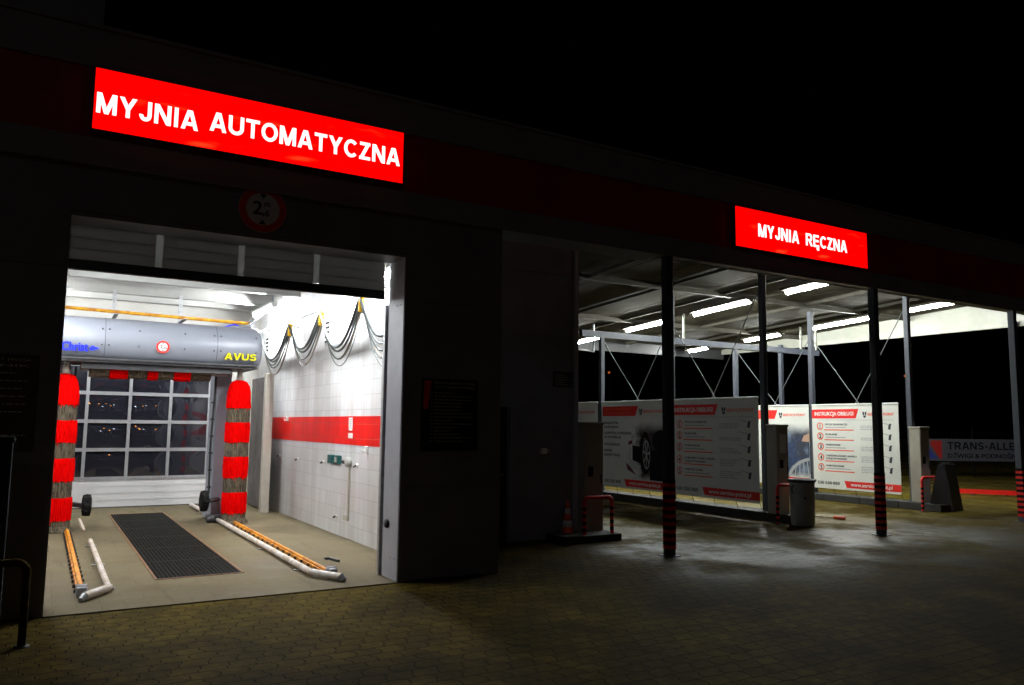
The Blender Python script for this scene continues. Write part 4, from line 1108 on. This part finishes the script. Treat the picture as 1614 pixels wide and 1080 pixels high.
# ------------------------------------------------------------------ banners
def banner_base(name, label, x, ynear, yfar):
    t = thing(name, label, 'banner', (x, (ynear + yfar) / 2, 0.3), 'printed banners between the hand wash bays')
    # slightly rippled canvas with thickness
    ny_, nz_ = 30, 14
    rnd = random.Random(int(yfar * 100 + x * 10))
    ph = [rnd.uniform(0, 6.28) for _ in range(4)]
    return t, (x, yfar, 0.30), ynear, yfar, ph
def ripple(ph, s, t_):
    return 0.006 * math.sin(9 * s + 3 * t_ + ph[0]) * (0.3 + t_ * (1 - t_) * 2) + 0.004 * math.sin(17 * s - 5 * t_ + ph[1])
class Banner:
    def __init__(self, label, x, ynear, yfar, z0=0.30, z1=2.36):
        self.t = thing('banner', label, 'banner', (x, (ynear + yfar) / 2, z0), 'printed banners between the hand wash bays')
        self.x, self.w, self.h = x, yfar - ynear, z1 - z0
        self.o = Vector((x, yfar, z0)); self.u = Vector((0, -1, 0)); self.v = EZ; self.n = Vector((-1, 0, 0))
        rnd = random.Random(int(yfar * 100 + x * 10)); self.ph = [rnd.uniform(0, 6.28) for _ in range(4)]
        N, K = 28, 14; vs = []
        for d in (0.0, 0.006):
            for j in range(K + 1):
                for i in range(N + 1):
                    s, q = i / N, j / K
                    vs.append(self.o + self.u * s * self.w + self.v * q * self.h + self.n * (self.rip(s, q) - d))
        F = []; B = (N + 1) * (K + 1)
        for j in range(K):
            for i in range(N):
                a = j * (N + 1) + i
                F.append((a, a + 1, a + N + 2, a + N + 1)); F.append((B + a, B + a + N + 1, B + a + N + 2, B + a + 1))
        mb = MB(); mb.add(vs, F, True)
        self.canvas = mb.build('canvas', M['canvas'], self.t)
        mb = MB()
        mb.tube([self.o + self.v * (self.h + 0.02) + self.n * 0.0, self.o + self.u * self.w + self.v * (self.h + 0.02)], 0.022, 10)
        mb.build('top_bar', M['whitepaint'], self.t)
        mb = MB()
        for s in (0.0, 0.25, 0.5, 0.75, 1.0): mb.tube([self.o + self.u * (s * self.w) + self.v * 0.01, self.o + self.u * (s * self.w + 0.03) - self.v * 0.14 - self.n * 0.02], 0.005, 6)
        mb.build('tie_cord', M['stripedark'], self.t)
    def rip(self, s, q):
        p = self.ph
        return 0.010 * math.sin(7 * s + 4 * q + p[0]) * q * (1 - q) * 2.4 + 0.005 * math.sin(19 * s - 6 * q + p[1]) * (0.4 + q * (1 - q))
    def lay(self, mb, lift=0.0025):
        # bend everything printed on to the rippled canvas
        out = []
        for q in mb.v:
            d = Vector(q) - self.o
            s, qq = d.dot(self.u) / self.w, d.dot(self.v) / self.h
            out.append(tuple(Vector(q) + self.n * (self.rip(s, qq) + lift)))
        mb.v = out
        return mb
    def poly(self, mb, pts):
        # strips cut finely enough to follow the ripple
        o = self.o
        (a0, b0), (a1, b1), (a2, b2), (a3, b3) = pts
        n_ = max(1, int(abs(a1 - a0) * 26)); m_ = max(1, int(abs(b3 - b0) * 12))
        vs = []
        for j in range(m_ + 1):
            t_ = j / m_
            for i in range(n_ + 1):
                s = i / n_
                a = (a0 + (a1 - a0) * s) * (1 - t_) + (a3 + (a2 - a3) * s) * t_
                b = (b0 + (b1 - b0) * s) * (1 - t_) + (b3 + (b2 - b3) * s) * t_
                vs.append(o + self.u * a * self.w + self.v * b * self.h)
        mb.add(vs, [(j * (n_ + 1) + i, j * (n_ + 1) + i + 1, (j + 1) * (n_ + 1) + i + 1, (j + 1) * (n_ + 1) + i) for j in range(m_) for i in range(n_)])
    def rect(self, mb, a0, a1, b0, b1): self.poly(mb, [(a0, b0), (a1, b0), (a1, b1), (a0, b1)])
    def txt(self, mb, s, a, b, cap, width=None, bold=0.015, align='l'):
        mb.text(s, self.o + self.u * a * self.w + self.v * b * self.h, self.u, self.v, self.n, width=width * self.w if width else None, cap=cap * self.h, bold=bold, ext=0.0008, align=align)
    def logo(self):
        mb = MB(); self.txt(mb, 'SERVICE', 0.665, 0.876, 0.032, 0.165, 0.02); self.txt(mb, 'POINT', 0.84, 0.876, 0.032, 0.115, 0.02)
        self.lay(mb, 0.003).build('lettering', M['printorange'], self.t)
        mb = MB()
        self.poly(mb, [(0.612, 0.885), (0.628, 0.875), (0.632, 0.915), (0.608, 0.925)])
        self.poly(mb, [(0.638, 0.875), (0.652, 0.885), (0.656, 0.925), (0.636, 0.915)])
        self.poly(mb, [(0.622, 0.852), (0.644, 0.852), (0.650, 0.876), (0.616, 0.876)])
        self.lay(mb, 0.003).build('emblem', M['printdark'], self.t)
    def foot(self, phone=True):
        mb = MB(); self.poly(mb, [(0.40, 0.025), (1.0, 0.025), (1.0, 0.105), (0.375, 0.105)]); self.lay(mb).build('footer_ribbon', M['printred'], self.t)
        mb = MB(); self.txt(mb, 'www.service-point.pl', 0.45, 0.048, 0.042, 0.46, 0.015); self.lay(mb, 0.004).build('lettering', M['printwhite'], self.t)
        if phone:
            mb = MB(); self.txt(mb, '530 530 050', 0.05, 0.052, 0.036, 0.27, 0.02); self.lay(mb, 0.003).build('lettering', M['printdark'], self.t)
def instruction(label, x, y0, y1):
    B = Banner(label, x, y0, y1)
    mb = MB(); B.poly(mb, [(0.0, 0.845), (0.53, 0.845), (0.565, 0.955), (0.0, 0.955)]); B.lay(mb).build('heading_ribbon', M['printred'], B.t)
    mb = MB(); B.txt(mb, 'INSTRUKCJA OBSŁUGI', 0.035, 0.88, 0.045, 0.47, 0.02); B.lay(mb, 0.004).build('lettering', M['printwhite'], B.t)
    B.logo()
    mb = MB(); B.rect(mb, 0.08, 0.95, 0.822, 0.826); B.lay(mb).build('rule', M['printgrey'], B.t)
    heads = [['MYCIE ZASADNICZE'], ['PŁUKANIE'], ['WOSKOWANIE'], ['ZABEZPIECZANIE LAKIERU', 'GORĄCYM WOSKIEM'], ['NABŁYSZCZANIE']]
    vs_ = [0.75, 0.63, 0.505, 0.375, 0.255]
    dk, gy, og = MB(), MB(), MB()
    rnd = random.Random(11)
    for i, v in enumerate(vs_):
        bad = MB(); ring(bad, B.o + B.u * 0.10 * B.w + B.v * v * B.h, B.u, B.v, B.n, 0, 0, 0.066, 0.092, 0.001, 28)
        bad.mi = 1; B.txt(bad, str(i + 1), 0.10, v - 0.024, 0.048, None, 0.03, 'c')
        B.lay(bad, 0.003).build('step_number', [M['printorange'], M['printdark']], B.t)
        for k, s in enumerate(heads[i]): B.txt(dk, s, 0.165, v + 0.012 - 0.035 * k, 0.021, 0.0165 * len(s) if len(s) > 10 else 0.018 * len(s), 0.02)
        if len(heads[i]) == 1: B.rect(gy, 0.165, 0.165 + rnd.uniform(0.2, 0.3), v - 0.018, v - 0.008)
        B.rect(og, 0.15, 0.5, v - 0.05, v - 0.038)
        for k in range(2 if i == 1 else 4 if i > 2 else 3):
            xx = 0.58
            xe = 0.58 + rnd.uniform(0.13, 0.25)
            while xx < xe:
                l_ = rnd.uniform(0.012, 0.04); B.rect(gy, xx, min(xx + l_, xe), v - 0.04 + 0.02 * k, v - 0.031 + 0.02 * k); xx += l_ + 0.006
        # hand holding a spray lance
        B.poly(dk, [(0.885, v - 0.03), (0.912, v - 0.035), (0.918, v + 0.012), (0.892, v + 0.02)])
        B.poly(dk, [(0.893, v + 0.018), (0.915, v + 0.01), (0.925, v + 0.03), (0.905, v + 0.036)])
        B.poly(gy, [(0.80, v + 0.045), (0.89, v + 0.02), (0.893, v + 0.028), (0.80, v + 0.052)])
    B.lay(dk, 0.003).build('lettering', M['printdark'], B.t)
    B.lay(gy, 0.002).build('small_print', M['printgrey'], B.t)
    B.lay(og, 0.002).build('underline', M['printorange'], B.t)
    B.foot()
    return B
def wheel_print(B, blue):
    # printed wheel and bodywork over the soft picture
    def ell(mb, a, b_, ra, rb, n_=26, r0=0.0, t0=0, t1=360):
        for i in range(n_):
            p, q = R(t0 + (t1 - t0) * i / n_), R(t0 + (t1 - t0) * (i + 1) / n_)
            P = [(a + ra * r0 * math.cos(p), b_ + rb * r0 * math.sin(p)), (a + ra * math.cos(p), b_ + rb * math.sin(p)), (a + ra * math.cos(q), b_ + rb * math.sin(q)), (a + ra * r0 * math.cos(q), b_ + rb * r0 * math.sin(q))]
            P = [(min(max(u, 0.0), 0.997), min(max(v, 0.112), 0.8)) for u, v in P]
            mb.add([B.o + B.u * u * B.w + B.v * v * B.h for u, v in P], [(0, 1, 2, 3)])
    if blue:
        mb = MB(); ell(mb, 1.05, 0.0, 0.62, 0.62, 30, 0.6, 80, 180); B.lay(mb, 0.0024).build('printed_tyre', M['printnavy'], B.t)
        mb = MB(); ell(mb, 1.05, 0.0, 0.36, 0.36, 30, 0.9, 80, 180)
        for k in range(5): B.poly(mb, [(0.74 + 0.06 * k, 0.12), (0.752 + 0.06 * k, 0.12), (0.79 + 0.045 * k, 0.25 + 0.015 * k), (0.78 + 0.045 * k, 0.25 + 0.015 * k)])
        B.lay(mb, 0.0028).build('printed_rim', M['printgrey'], B.t)
        mb = MB(); B.poly(mb, [(0.90, 0.56), (0.997, 0.55), (0.997, 0.66), (0.93, 0.63)]); B.lay(mb, 0.0026).build('printed_hand', M['printskin'], B.t)
        return
    mb = MB(); B.poly(mb, [(0.42, 0.26), (0.62, 0.20), (0.62, 0.27), (0.47, 0.34)]); B.poly(mb, [(0.42, 0.34), (0.47, 0.32), (0.49, 0.47), (0.45, 0.50)])
    B.lay(mb, 0.0024).build('printed_bumper', M['printpale'], B.t)
    mb = MB(); B.poly(mb, [(0.50, 0.33), (0.66, 0.29), (0.66, 0.49), (0.50, 0.50)]); ell(mb, 0.70, 0.42, 0.085, 0.24); ell(mb, 0.92, 0.56, 0.12, 0.12); B.poly(mb, [(0.76, 0.12), (0.997, 0.12), (0.997, 0.5), (0.76, 0.44)])
    B.lay(mb, 0.0028).build('printed_tyre', M['stripedark'], B.t)
    mb = MB(); ell(mb, 0.715, 0.40, 0.055, 0.165, 26, 0.86)
    for k in range(7):
        t_ = R(51.4 * k + 10); c, q = math.cos(t_), math.sin(t_)
        B.poly(mb, [(0.715 + 0.005 * q, 0.40 - 0.012 * c), (0.715 - 0.005 * q, 0.40 + 0.012 * c), (0.715 + 0.05 * c - 0.007 * q, 0.40 + 0.155 * q + 0.018 * c), (0.715 + 0.05 * c + 0.007 * q, 0.40 + 0.155 * q - 0.018 * c)])
    ell(mb, 0.715, 0.40, 0.012, 0.035, 12); B.lay(mb, 0.0032).build('printed_rim', M['printgrey'], B.t)
    mb = MB(); B.poly(mb, [(0.40, 0.30), (0.48, 0.24), (0.56, 0.16), (0.42, 0.22)]); B.poly(mb, [(0.43, 0.50), (0.50, 0.52), (0.50, 0.56), (0.45, 0.55)]); B.lay(mb, 0.0026).build('printed_flash', M['printmaroon'], B.t)
def advert(label, x, y0, y1, picmat, lines, heads):
    B = Banner(label, x, y0, y1)
    wheel_print(B, picmat is P2)
    mb = MB(); B.rect(mb, 0.36, 0.998, 0.11, 0.80); B.lay(mb, 0.0018).build('picture', picmat, B.t)
    mb = MB(); B.poly(mb, [(0.02, 0.84), (0.55, 0.84), (0.59, 0.955), (0.02, 0.955)]); B.lay(mb).build('heading_ribbon', M['printred'], B.t)
    mb = MB()
    for k, s in enumerate(heads): B.txt(mb, s, 0.05, 0.91 - 0.05 * k, 0.028, 0.43, 0.015)
    B.lay(mb, 0.004).build('lettering', M['printorange'], B.t)
    mb = MB()
    for s, v in lines: B.txt(mb, s, 0.05, v, 0.03, 0.021 * len(s), 0.025)
    B.lay(mb, 0.003).build('lettering', M['printdark'], B.t)
    B.logo(); B.foot()
    return B
P1 = picture_material('printed_wheel_picture', 3.0, 0.42, (0.014, 0.014, 0.02), (0.13, 0.06, 0.045), (0.3, 0.3, 0.29), 2.0, 0.22, 0.7)
P2 = picture_material('printed_blue_tyre_picture', 3.0, 0.1, (0.03, 0.035, 0.06), (0.16, 0.22, 0.32), (0.35, 0.42, 0.5), 5.0, 0.3, 0.8)
LINES = [('DIAGNOSTYKA', 0.745), ('KOMPUTEROWA', 0.695), ('GEOMETRIA ZAWIESZENIA', 0.625), ('W SYSTEMIE 3D', 0.575), ('WULKANIZACJA', 0.49), ('SERWIS', 0.415), ('KLIMATYZACJI', 0.365)]
instruction('dim washing instruction banner with five numbered steps, behind the red striped post', PA, 2.56, 5.06)
advert('dim service banner with a wheel picture left of the first striped post', PA, 5.24, 7.66, P1, LINES, ['NAPRAWA MECHANICZNA', 'SERWIS POJAZDÓW'])
advert('sliver of a dim banner at the far left behind the corner cabinet', PA, 7.82, 10.2, P2, LINES, ['NAPRAWA MECHANICZNA', 'SERWIS POJAZDÓW'])
instruction('brightly lit washing instruction banner with five numbered steps, crossed by a post', PB, 2.72, 5.10)
advert('brightly lit service banner with a blue tyre picture behind the grey cabinet', PB, 5.20, 7.66, P2, [], ['NAPRAWA MECHANICZNA', 'SERWIS POJAZDÓW'])

# ------------------------------------------------------------------ pay cabinets, hoop guards, bin, cone
def cabinet(x, y, z0, wd, dp, h, label, paper=False, skin='paybox'):
    t = thing('pay_cabinet', label, 'cabinet', (x, y, z0), 'steel pay cabinets at the wash bays')
    mb = MB(); mb.box(x, x + wd, y, y + dp, z0, z0 + h - 0.05, 0.008); mb.build('body', M[skin], t)
    mb = MB(); mb.box(x - 0.015, x + wd + 0.015, y - 0.015, y + dp + 0.015, z0 + h - 0.05, z0 + h, 0.015); mb.build('lid', M[skin], t)
    mb = MB(); mb.box(x + 0.02, x + wd - 0.02, y - 0.008, y, z0 + 0.55, z0 + h - 0.09, 0.004); mb.box(x + 0.02, x + wd - 0.02, y - 0.008, y, z0 + 0.06, z0 + 0.53, 0.004); dr = mb.build('door', M[skin], t)
    mb = MB(); mb.box(x + wd - 0.06, x + wd - 0.04, y - 0.03, y - 0.008, z0 + 0.75, z0 + 0.9, 0.004); mb.build('handle', M['post'], dr)
    mb = MB(); mb.box(x + 0.06, x + 0.16, y - 0.014, y - 0.008, z0 + 0.86, z0 + 1.02, 0.003); mb.box(x + 0.08, x + 0.14, y - 0.018, y - 0.014, z0 + 0.92, z0 + 0.93); mb.build('coin_slot', M['stripedark'], dr)
    if paper:
        mb = MB(); mb.box(x + 0.07, x + wd - 0.07, y - 0.012, y - 0.0085, z0 + 1.15, z0 + 1.5); mb.build('paper_notice', M['whitepaint'], t)
cabinet(7.49, 1.9, 0.11, 0.37, 0.25, 1.73, 'steel cabinet at the dark corner of the building')
cabinet(12.04, 1.98, 0.16, 0.32, 0.25, 1.69, 'steel cabinet with a white paper notice behind the rubbish bin', True)
cabinet(17.0, 2.22, 0.16, 0.34, 0.26, 1.69, 'pale steel cabinet beside the bright instruction banner')
cabinet(-0.55, -0.6, 0.0, 0.36, 0.25, 1.62, 'dark steel cabinet cut by the left edge below the black notice board', False, 'darkcab')
def hoop(x0, x1, y, h, label, paint='redpaint'):
    t = thing('hoop_guard', label, 'barrier', (x0, y, 0), 'red and white hoop guards before the cabinets')
    def arc():
        p = [(x0, y, 0.0)]
        p.append((x0, y, h - 0.08))
        for k in range(1, 6): a = R(90 * k / 5); p.append((x0 + 0.08 - 0.08 * math.cos(a), y, h - 0.08 + 0.08 * math.sin(a)))
        p += [(x1 - 0.08, y, h)]
        for k in range(1, 6): a = R(90 * k / 5); p.append((x1 - 0.08 + 0.08 * math.sin(a), y, h - 0.08 + 0.08 * math.cos(a)))
        p.append((x1, y, 0.0))
        return p
    p_ = arc()
    n_ = int((h - 0.14) / 0.0525)
    lo = [0.0525 * i for i in range(1, n_ + 1)]
    p_ = [p_[0]] + [(x0, y, z) for z in lo] + p_[1:-1] + [(x1, y, z) for z in lo[::-1]] + [p_[-1]]
    mb = MB(); mb.tube(p_, 0.03, 12, cap=False)
    for i in range(len(p_) - 1):
        a_ = min(i, len(p_) - 2 - i)
        for k in range(12): mb.m[i * 12 + k] = 1 if (a_ <= n_ - 1 and a_ % 2 == 1) else 0
    mb.build('tube', [M[paint], M['stripedark']], t)
    for xx in (x0, x1):
        mb = MB(); mb.lathe((xx, y, 0), [(0.055, 0.0), (0.055, 0.012), (0.031, 0.014)], 14, cap=False); mb.build('foot', M['post'], t)
hoop(7.27, 7.80, 1.6, 0.67, 'red hoop guard in front of the dark corner cabinet')
hoop(11.84, 12.3, 1.82, 0.72, 'red hoop guard half hidden by the rubbish bin')
hoop(16.68, 17.2, 2.02, 0.74, 'red hoop guard before the pale cabinet, half hidden by the wedge stand')
hoop(-0.46, -0.02, -1.0, 0.65, 'dark yellow and black hoop guard beside the wash bay door', 'dullyellow')
t = thing('rubbish_bin', 'round grey metal rubbish bin standing before the middle cabinet', 'bin', (12.13, 1.5, 0))
mb = MB(); mb.lathe((12.13, 1.5, 0), [(0.0, 0.004), (0.19, 0.004), (0.205, 0.02), (0.21, 0.1), (0.222, 0.6), (0.225, 0.80), (0.225, 0.82)], 40); mb.build('body', M['bin'], t)
mb = MB(); mb.lathe((12.13, 1.5, 0), [(0.226, 0.795), (0.245, 0.805), (0.245, 0.84), (0.22, 0.85), (0.2, 0.83), (0.2, 0.81)], 40, cap=False); mb.build('rim', M['post'], t)
mb = MB(); mb.box(12.37, 12.47, 1.44, 1.54, 0.80, 0.84, 0.01); mb.tube([(11.905, 1.5, 0.74), (11.86, 1.5, 0.72), (11.86, 1.5, 0.62), (11.905, 1.5, 0.6)], 0.012, 8); mb.build('handle', M['post'], t)
mb = MB(); mb.lathe((11.99, 1.325, 0.5), [(0.02, 0), (0.02, 0.03)], 10); mb.build('latch', M['black'], t)
t = thing('traffic_cone', 'small red and white traffic cone standing by the recessed wall', 'traffic cone', (7.2, 1.95, 0))
mb = MB(); mb.box(7.06, 7.34, 1.81, 2.09, 0.0, 0.03, 0.01); mb.build('base', M['cone'], t)
zz = [0.03, 0.2, 0.30, 0.40, 0.48, 0.60]; rr = lambda z: 0.105 - 0.085 * (z - 0.03) / 0.57
for k in range(5):
    mb = MB(); mb.lathe((7.2, 1.95, 0), [(rr(zz[k]), zz[k]), (rr(zz[k + 1]), zz[k + 1])], 24); mb.build('cone_band', M['whitepaint'] if k % 2 else M['cone'], t)

# A-shaped stand, low red barrier, bollard
t = thing('wedge_stand', 'dark grey A shaped stand beside the pale cabinet', 'stand', (17.3, 1.8, 0))
A_, B_, Cv = Vector((16.90, 2.05, 0)), Vector((17.32, 1.71, 0)), Vector((0.55, 0.10, 0))
u_ = (B_ - A_); ap = 1.02
mb = MB()
f0 = [A_, B_, A_ + u_ * 0.72 + EZ * ap, A_ + u_ * 0.46 + EZ * ap]
f1 = [p + Cv for p in f0]
mb.add(f0 + f1, [(0, 1, 2, 3), (7, 6, 5, 4), (0, 4, 5, 1), (1, 5, 6, 2), (2, 6, 7, 3), (3, 7, 4, 0)]); mb.build('body', M['aframe'], t)
mb = MB(); mb.bar(A_ + u_ * 0.59 + EZ * (ap + 0.015), A_ + u_ * 0.59 + Cv + EZ * (ap + 0.015), 0.06, 0.03); mb.build('handle', M['black'], t)
t = thing('barrier_rail', 'low bright red barrier rail on the ground behind the wedge stand', 'barrier', (22.5, 3.8, 0))
mb = MB(); mb.bar((22.15, 4.35, 0.10), (22.98, 3.2, 0.10), 0.1, 0.12)
mb.build('rail', M['redpaint'], t)
mb = MB(); mb.box(22.3, 22.36, 4.05, 4.11, 0, 0.05); mb.box(22.78, 22.84, 3.4, 3.46, 0, 0.05); mb.build('foot', M['post'], t)
t = thing('bollard', 'red and white banded bollard at the far right behind the last post', 'bollard', (23.05, 3.1, 0))
zs = [0.0, 0.1, 0.17, 0.24, 0.31, 0.38, 0.45, 0.52, 0.62]
mb = MB()
mb.lathe((23.05, 3.1, 0), [(0.10, z) for z in zs], 20, cap=False)
for i in range(len(zs) - 1):
    for k in range(20): mb.m[i * 20 + k] = i % 2
mb.build('body', [M['redpaint'], M['stripedark']], t)
mb = MB(); mb.lathe((23.05, 3.1, 0.62), [(0.10, 0), (0.08, 0.03), (0.03, 0.045)], 20); mb.build('cap', M['redpaint'], t)
t = thing('spray_lance', 'white spray lance with an orange tip lying on the bay ground', 'lance', (13.6, 2.2, 0))
mb = MB(); mb.tube([(13.35, 2.75, 0.03), (13.6, 1.95, 0.03)], 0.018, 8); mb.build('tube', M['pipe'], t)
mb = MB(); mb.tube([(13.6, 1.95, 0.035), (13.68, 1.75, 0.035)], 0.035, 10); mb.build('tip', M['printorange'], t)
# swivelling hose boom in the first open bay
t = thing('hose_boom', 'thin swivel boom with a hanging hose behind the first striped post', 'boom', (11.2, 8.0, 4.0))
mb = MB(); mb.tube([(12.35, 8.2, 4.45), (12.35, 8.2, 3.72), (12.0, 8.1, 3.74), (11.35, 8.0, 3.72)], 0.025, 8); mb.build('arm', M['steel'], t)
mb = MB(); mb.tube([(11.35, 8.0, 3.72), (11.18, 7.98, 3.62), (11.12, 7.97, 3.3), (11.08, 7.97, 2.2), (11.1, 7.97, 1.2)], 0.014, 8); mb.build('hose', M['post'], t)

# ------------------------------------------------------------------ far fence with an advertising banner
fo = Vector((29.2, 9.83, 0)); fu = Vector((0.86, -0.51, 0)).normalized(); fn = Vector((-0.51, -0.86, 0)).normalized()
t = thing('fence', 'dark wire fence far behind the hand wash bays', 'fence', tuple(fo))
mb = MB()
for k in range(-6, 6):
    mb = MB(); mb.tube([fo + fu * (k * 2.0), fo + fu * (k * 2.0) + EZ * 1.9], 0.03, 8); mb.build('post', M['fence'], t)
mb = MB()
for z in (0.2, 0.5, 0.8, 1.1, 1.4, 1.7): mb.bar(fo - fu * 12 + EZ * z, fo + fu * 10 + EZ * z, 0.015)
for k in range(-60, 50): mb.bar(fo + fu * k * 0.2 + EZ * 0.1, fo + fu * k * 0.2 + EZ * 1.8, 0.008)
mb.build('wire_mesh', M['fence'], t)
FB = (0.0, 4.7, 0.62, 1.46)   # along the fence, bottom, top
t = thing('fence_banner', 'long dim banner reading TRANS-ALLE on the far fence', 'banner', tuple(fo + fn * 0.05))
q = fo + fn * 0.05
mb = MB(); mb.prism([(FB[0], FB[2]), (FB[1], FB[2]), (FB[1], FB[3]), (FB[0], FB[3])], q, fu, EZ, fn, 0.01); mb.build('canvas', M['farcanvas'], t)
q = q + fn * 0.01
hh = FB[3] - FB[2]; z0 = FB[2]
mb = MB(); block(mb, 'TRANS-ALLE', q + fu * 1.0 + EZ * (z0 + hh * 0.52), fu, EZ, fn, 2.62, hh * 0.34)
mb.text('DŹWIGI & PODNOŚNIKI', q + fu * 1.0 + EZ * (z0 + hh * 0.14), fu, EZ, fn, width=2.95, cap=hh * 0.2, bold=0.02, ext=0.003)
mb.build('lettering', M['farprint'], t)
mb = MB(); mb.prism([(0.06, z0 + 0.1 * hh), (0.30, z0 + 0.55 * hh), (0.42, z0 + 0.35 * hh), (0.62, z0 + 0.1 * hh)], q, fu, EZ, fn, 0.003)
mb.prism([(0.02, z0 + 0.9 * hh), (0.02, z0 + 0.25 * hh), (0.25, z0 + 0.75 * hh), (0.3, z0 + 0.9 * hh)], q, fu, EZ, fn, 0.003); mb.build('emblem', M['farblue'], t)
mb = MB(); mb.prism([(0.38, z0 + 0.92 * hh), (0.34, z0 + 0.75 * hh), (0.68, z0 + 0.1 * hh), (0.78, z0 + 0.1 * hh), (0.78, z0 + 0.92 * hh)], q, fu, EZ, fn, 0.003); mb.build('emblem', M['farred'], t)

# ------------------------------------------------------------------ street lamps: behind the camera (they light the yard and glint in the door panes) and far away
def street_lamp(x, y, h, glow, label, head=0.22):
    t = thing('street_lamp', label, 'street lamp', (x, y, 0), 'street lamps round the yard')
    mb = MB(); mb.tube([(x, y, 0), (x, y, h), (x + 0.5, y + 0.6, h + 0.15)], 0.07, 8); mb.build('pole', M['darkpole'], t)
    mb = MB(); mb.box(x + 0.5 - head, x + 0.5 + head, y + 0.5, y + 0.5 + head * 0.7, h + 0.02, h + 0.17, 0.03); mb.build('lamp_head', glow, t)
for x, y, h, g, txt in [(1.5, -58, 5.0, 'streetglow', 'orange street lamp glinting leftmost in the back door panes'), (4.5, -66, 6.2, 'streetglow', 'tallest orange street lamp glinting in the back door panes'),
                   (6.0, -61, 4.4, 'streetglow', 'middle orange street lamp glinting in the back door panes'), (10.5, -56, 4.6, 'streetglow', 'orange street lamp glinting rightmost in the back door panes'),
                   (3.0, -64, 3.6, 'whiteglow', 'low white street lamp glinting in the back door panes'), (8.0, -70, 5.4, 'whiteglow', 'far white street lamp glinting in the back door panes'), (-1.5, -62, 4.0, 'streetglow', 'orange street lamp beside the lowest glint in the panes')]:
    street_lamp(x, y, h, M[g], txt)
def far_lamp(x, y, z, s, label):
    t = thing('far_street_lamp', label, 'street lamp', (x, y, 0), 'far orange lights in the night')
    mb = MB(); mb.tube([(x, y, 0), (x, y, z)], 0.06, 6); mb.build('pole', M['black'], t)
    mb = MB(); mb.lathe((x, y, z), [(0.0, -s), (s * 0.7, -s * 0.7), (s, 0), (s * 0.7, s * 0.7), (0, s)], 10); mb.build('lamp_head', M['farglow'], t)
far_lamp(46.0, 51.0, 6.9, 0.11, 'tiny orange far lamp left of the first striped post')
far_lamp(66.0, 34.0, 6.6, 0.11, 'tiny orange far lamp right of the middle banner post')
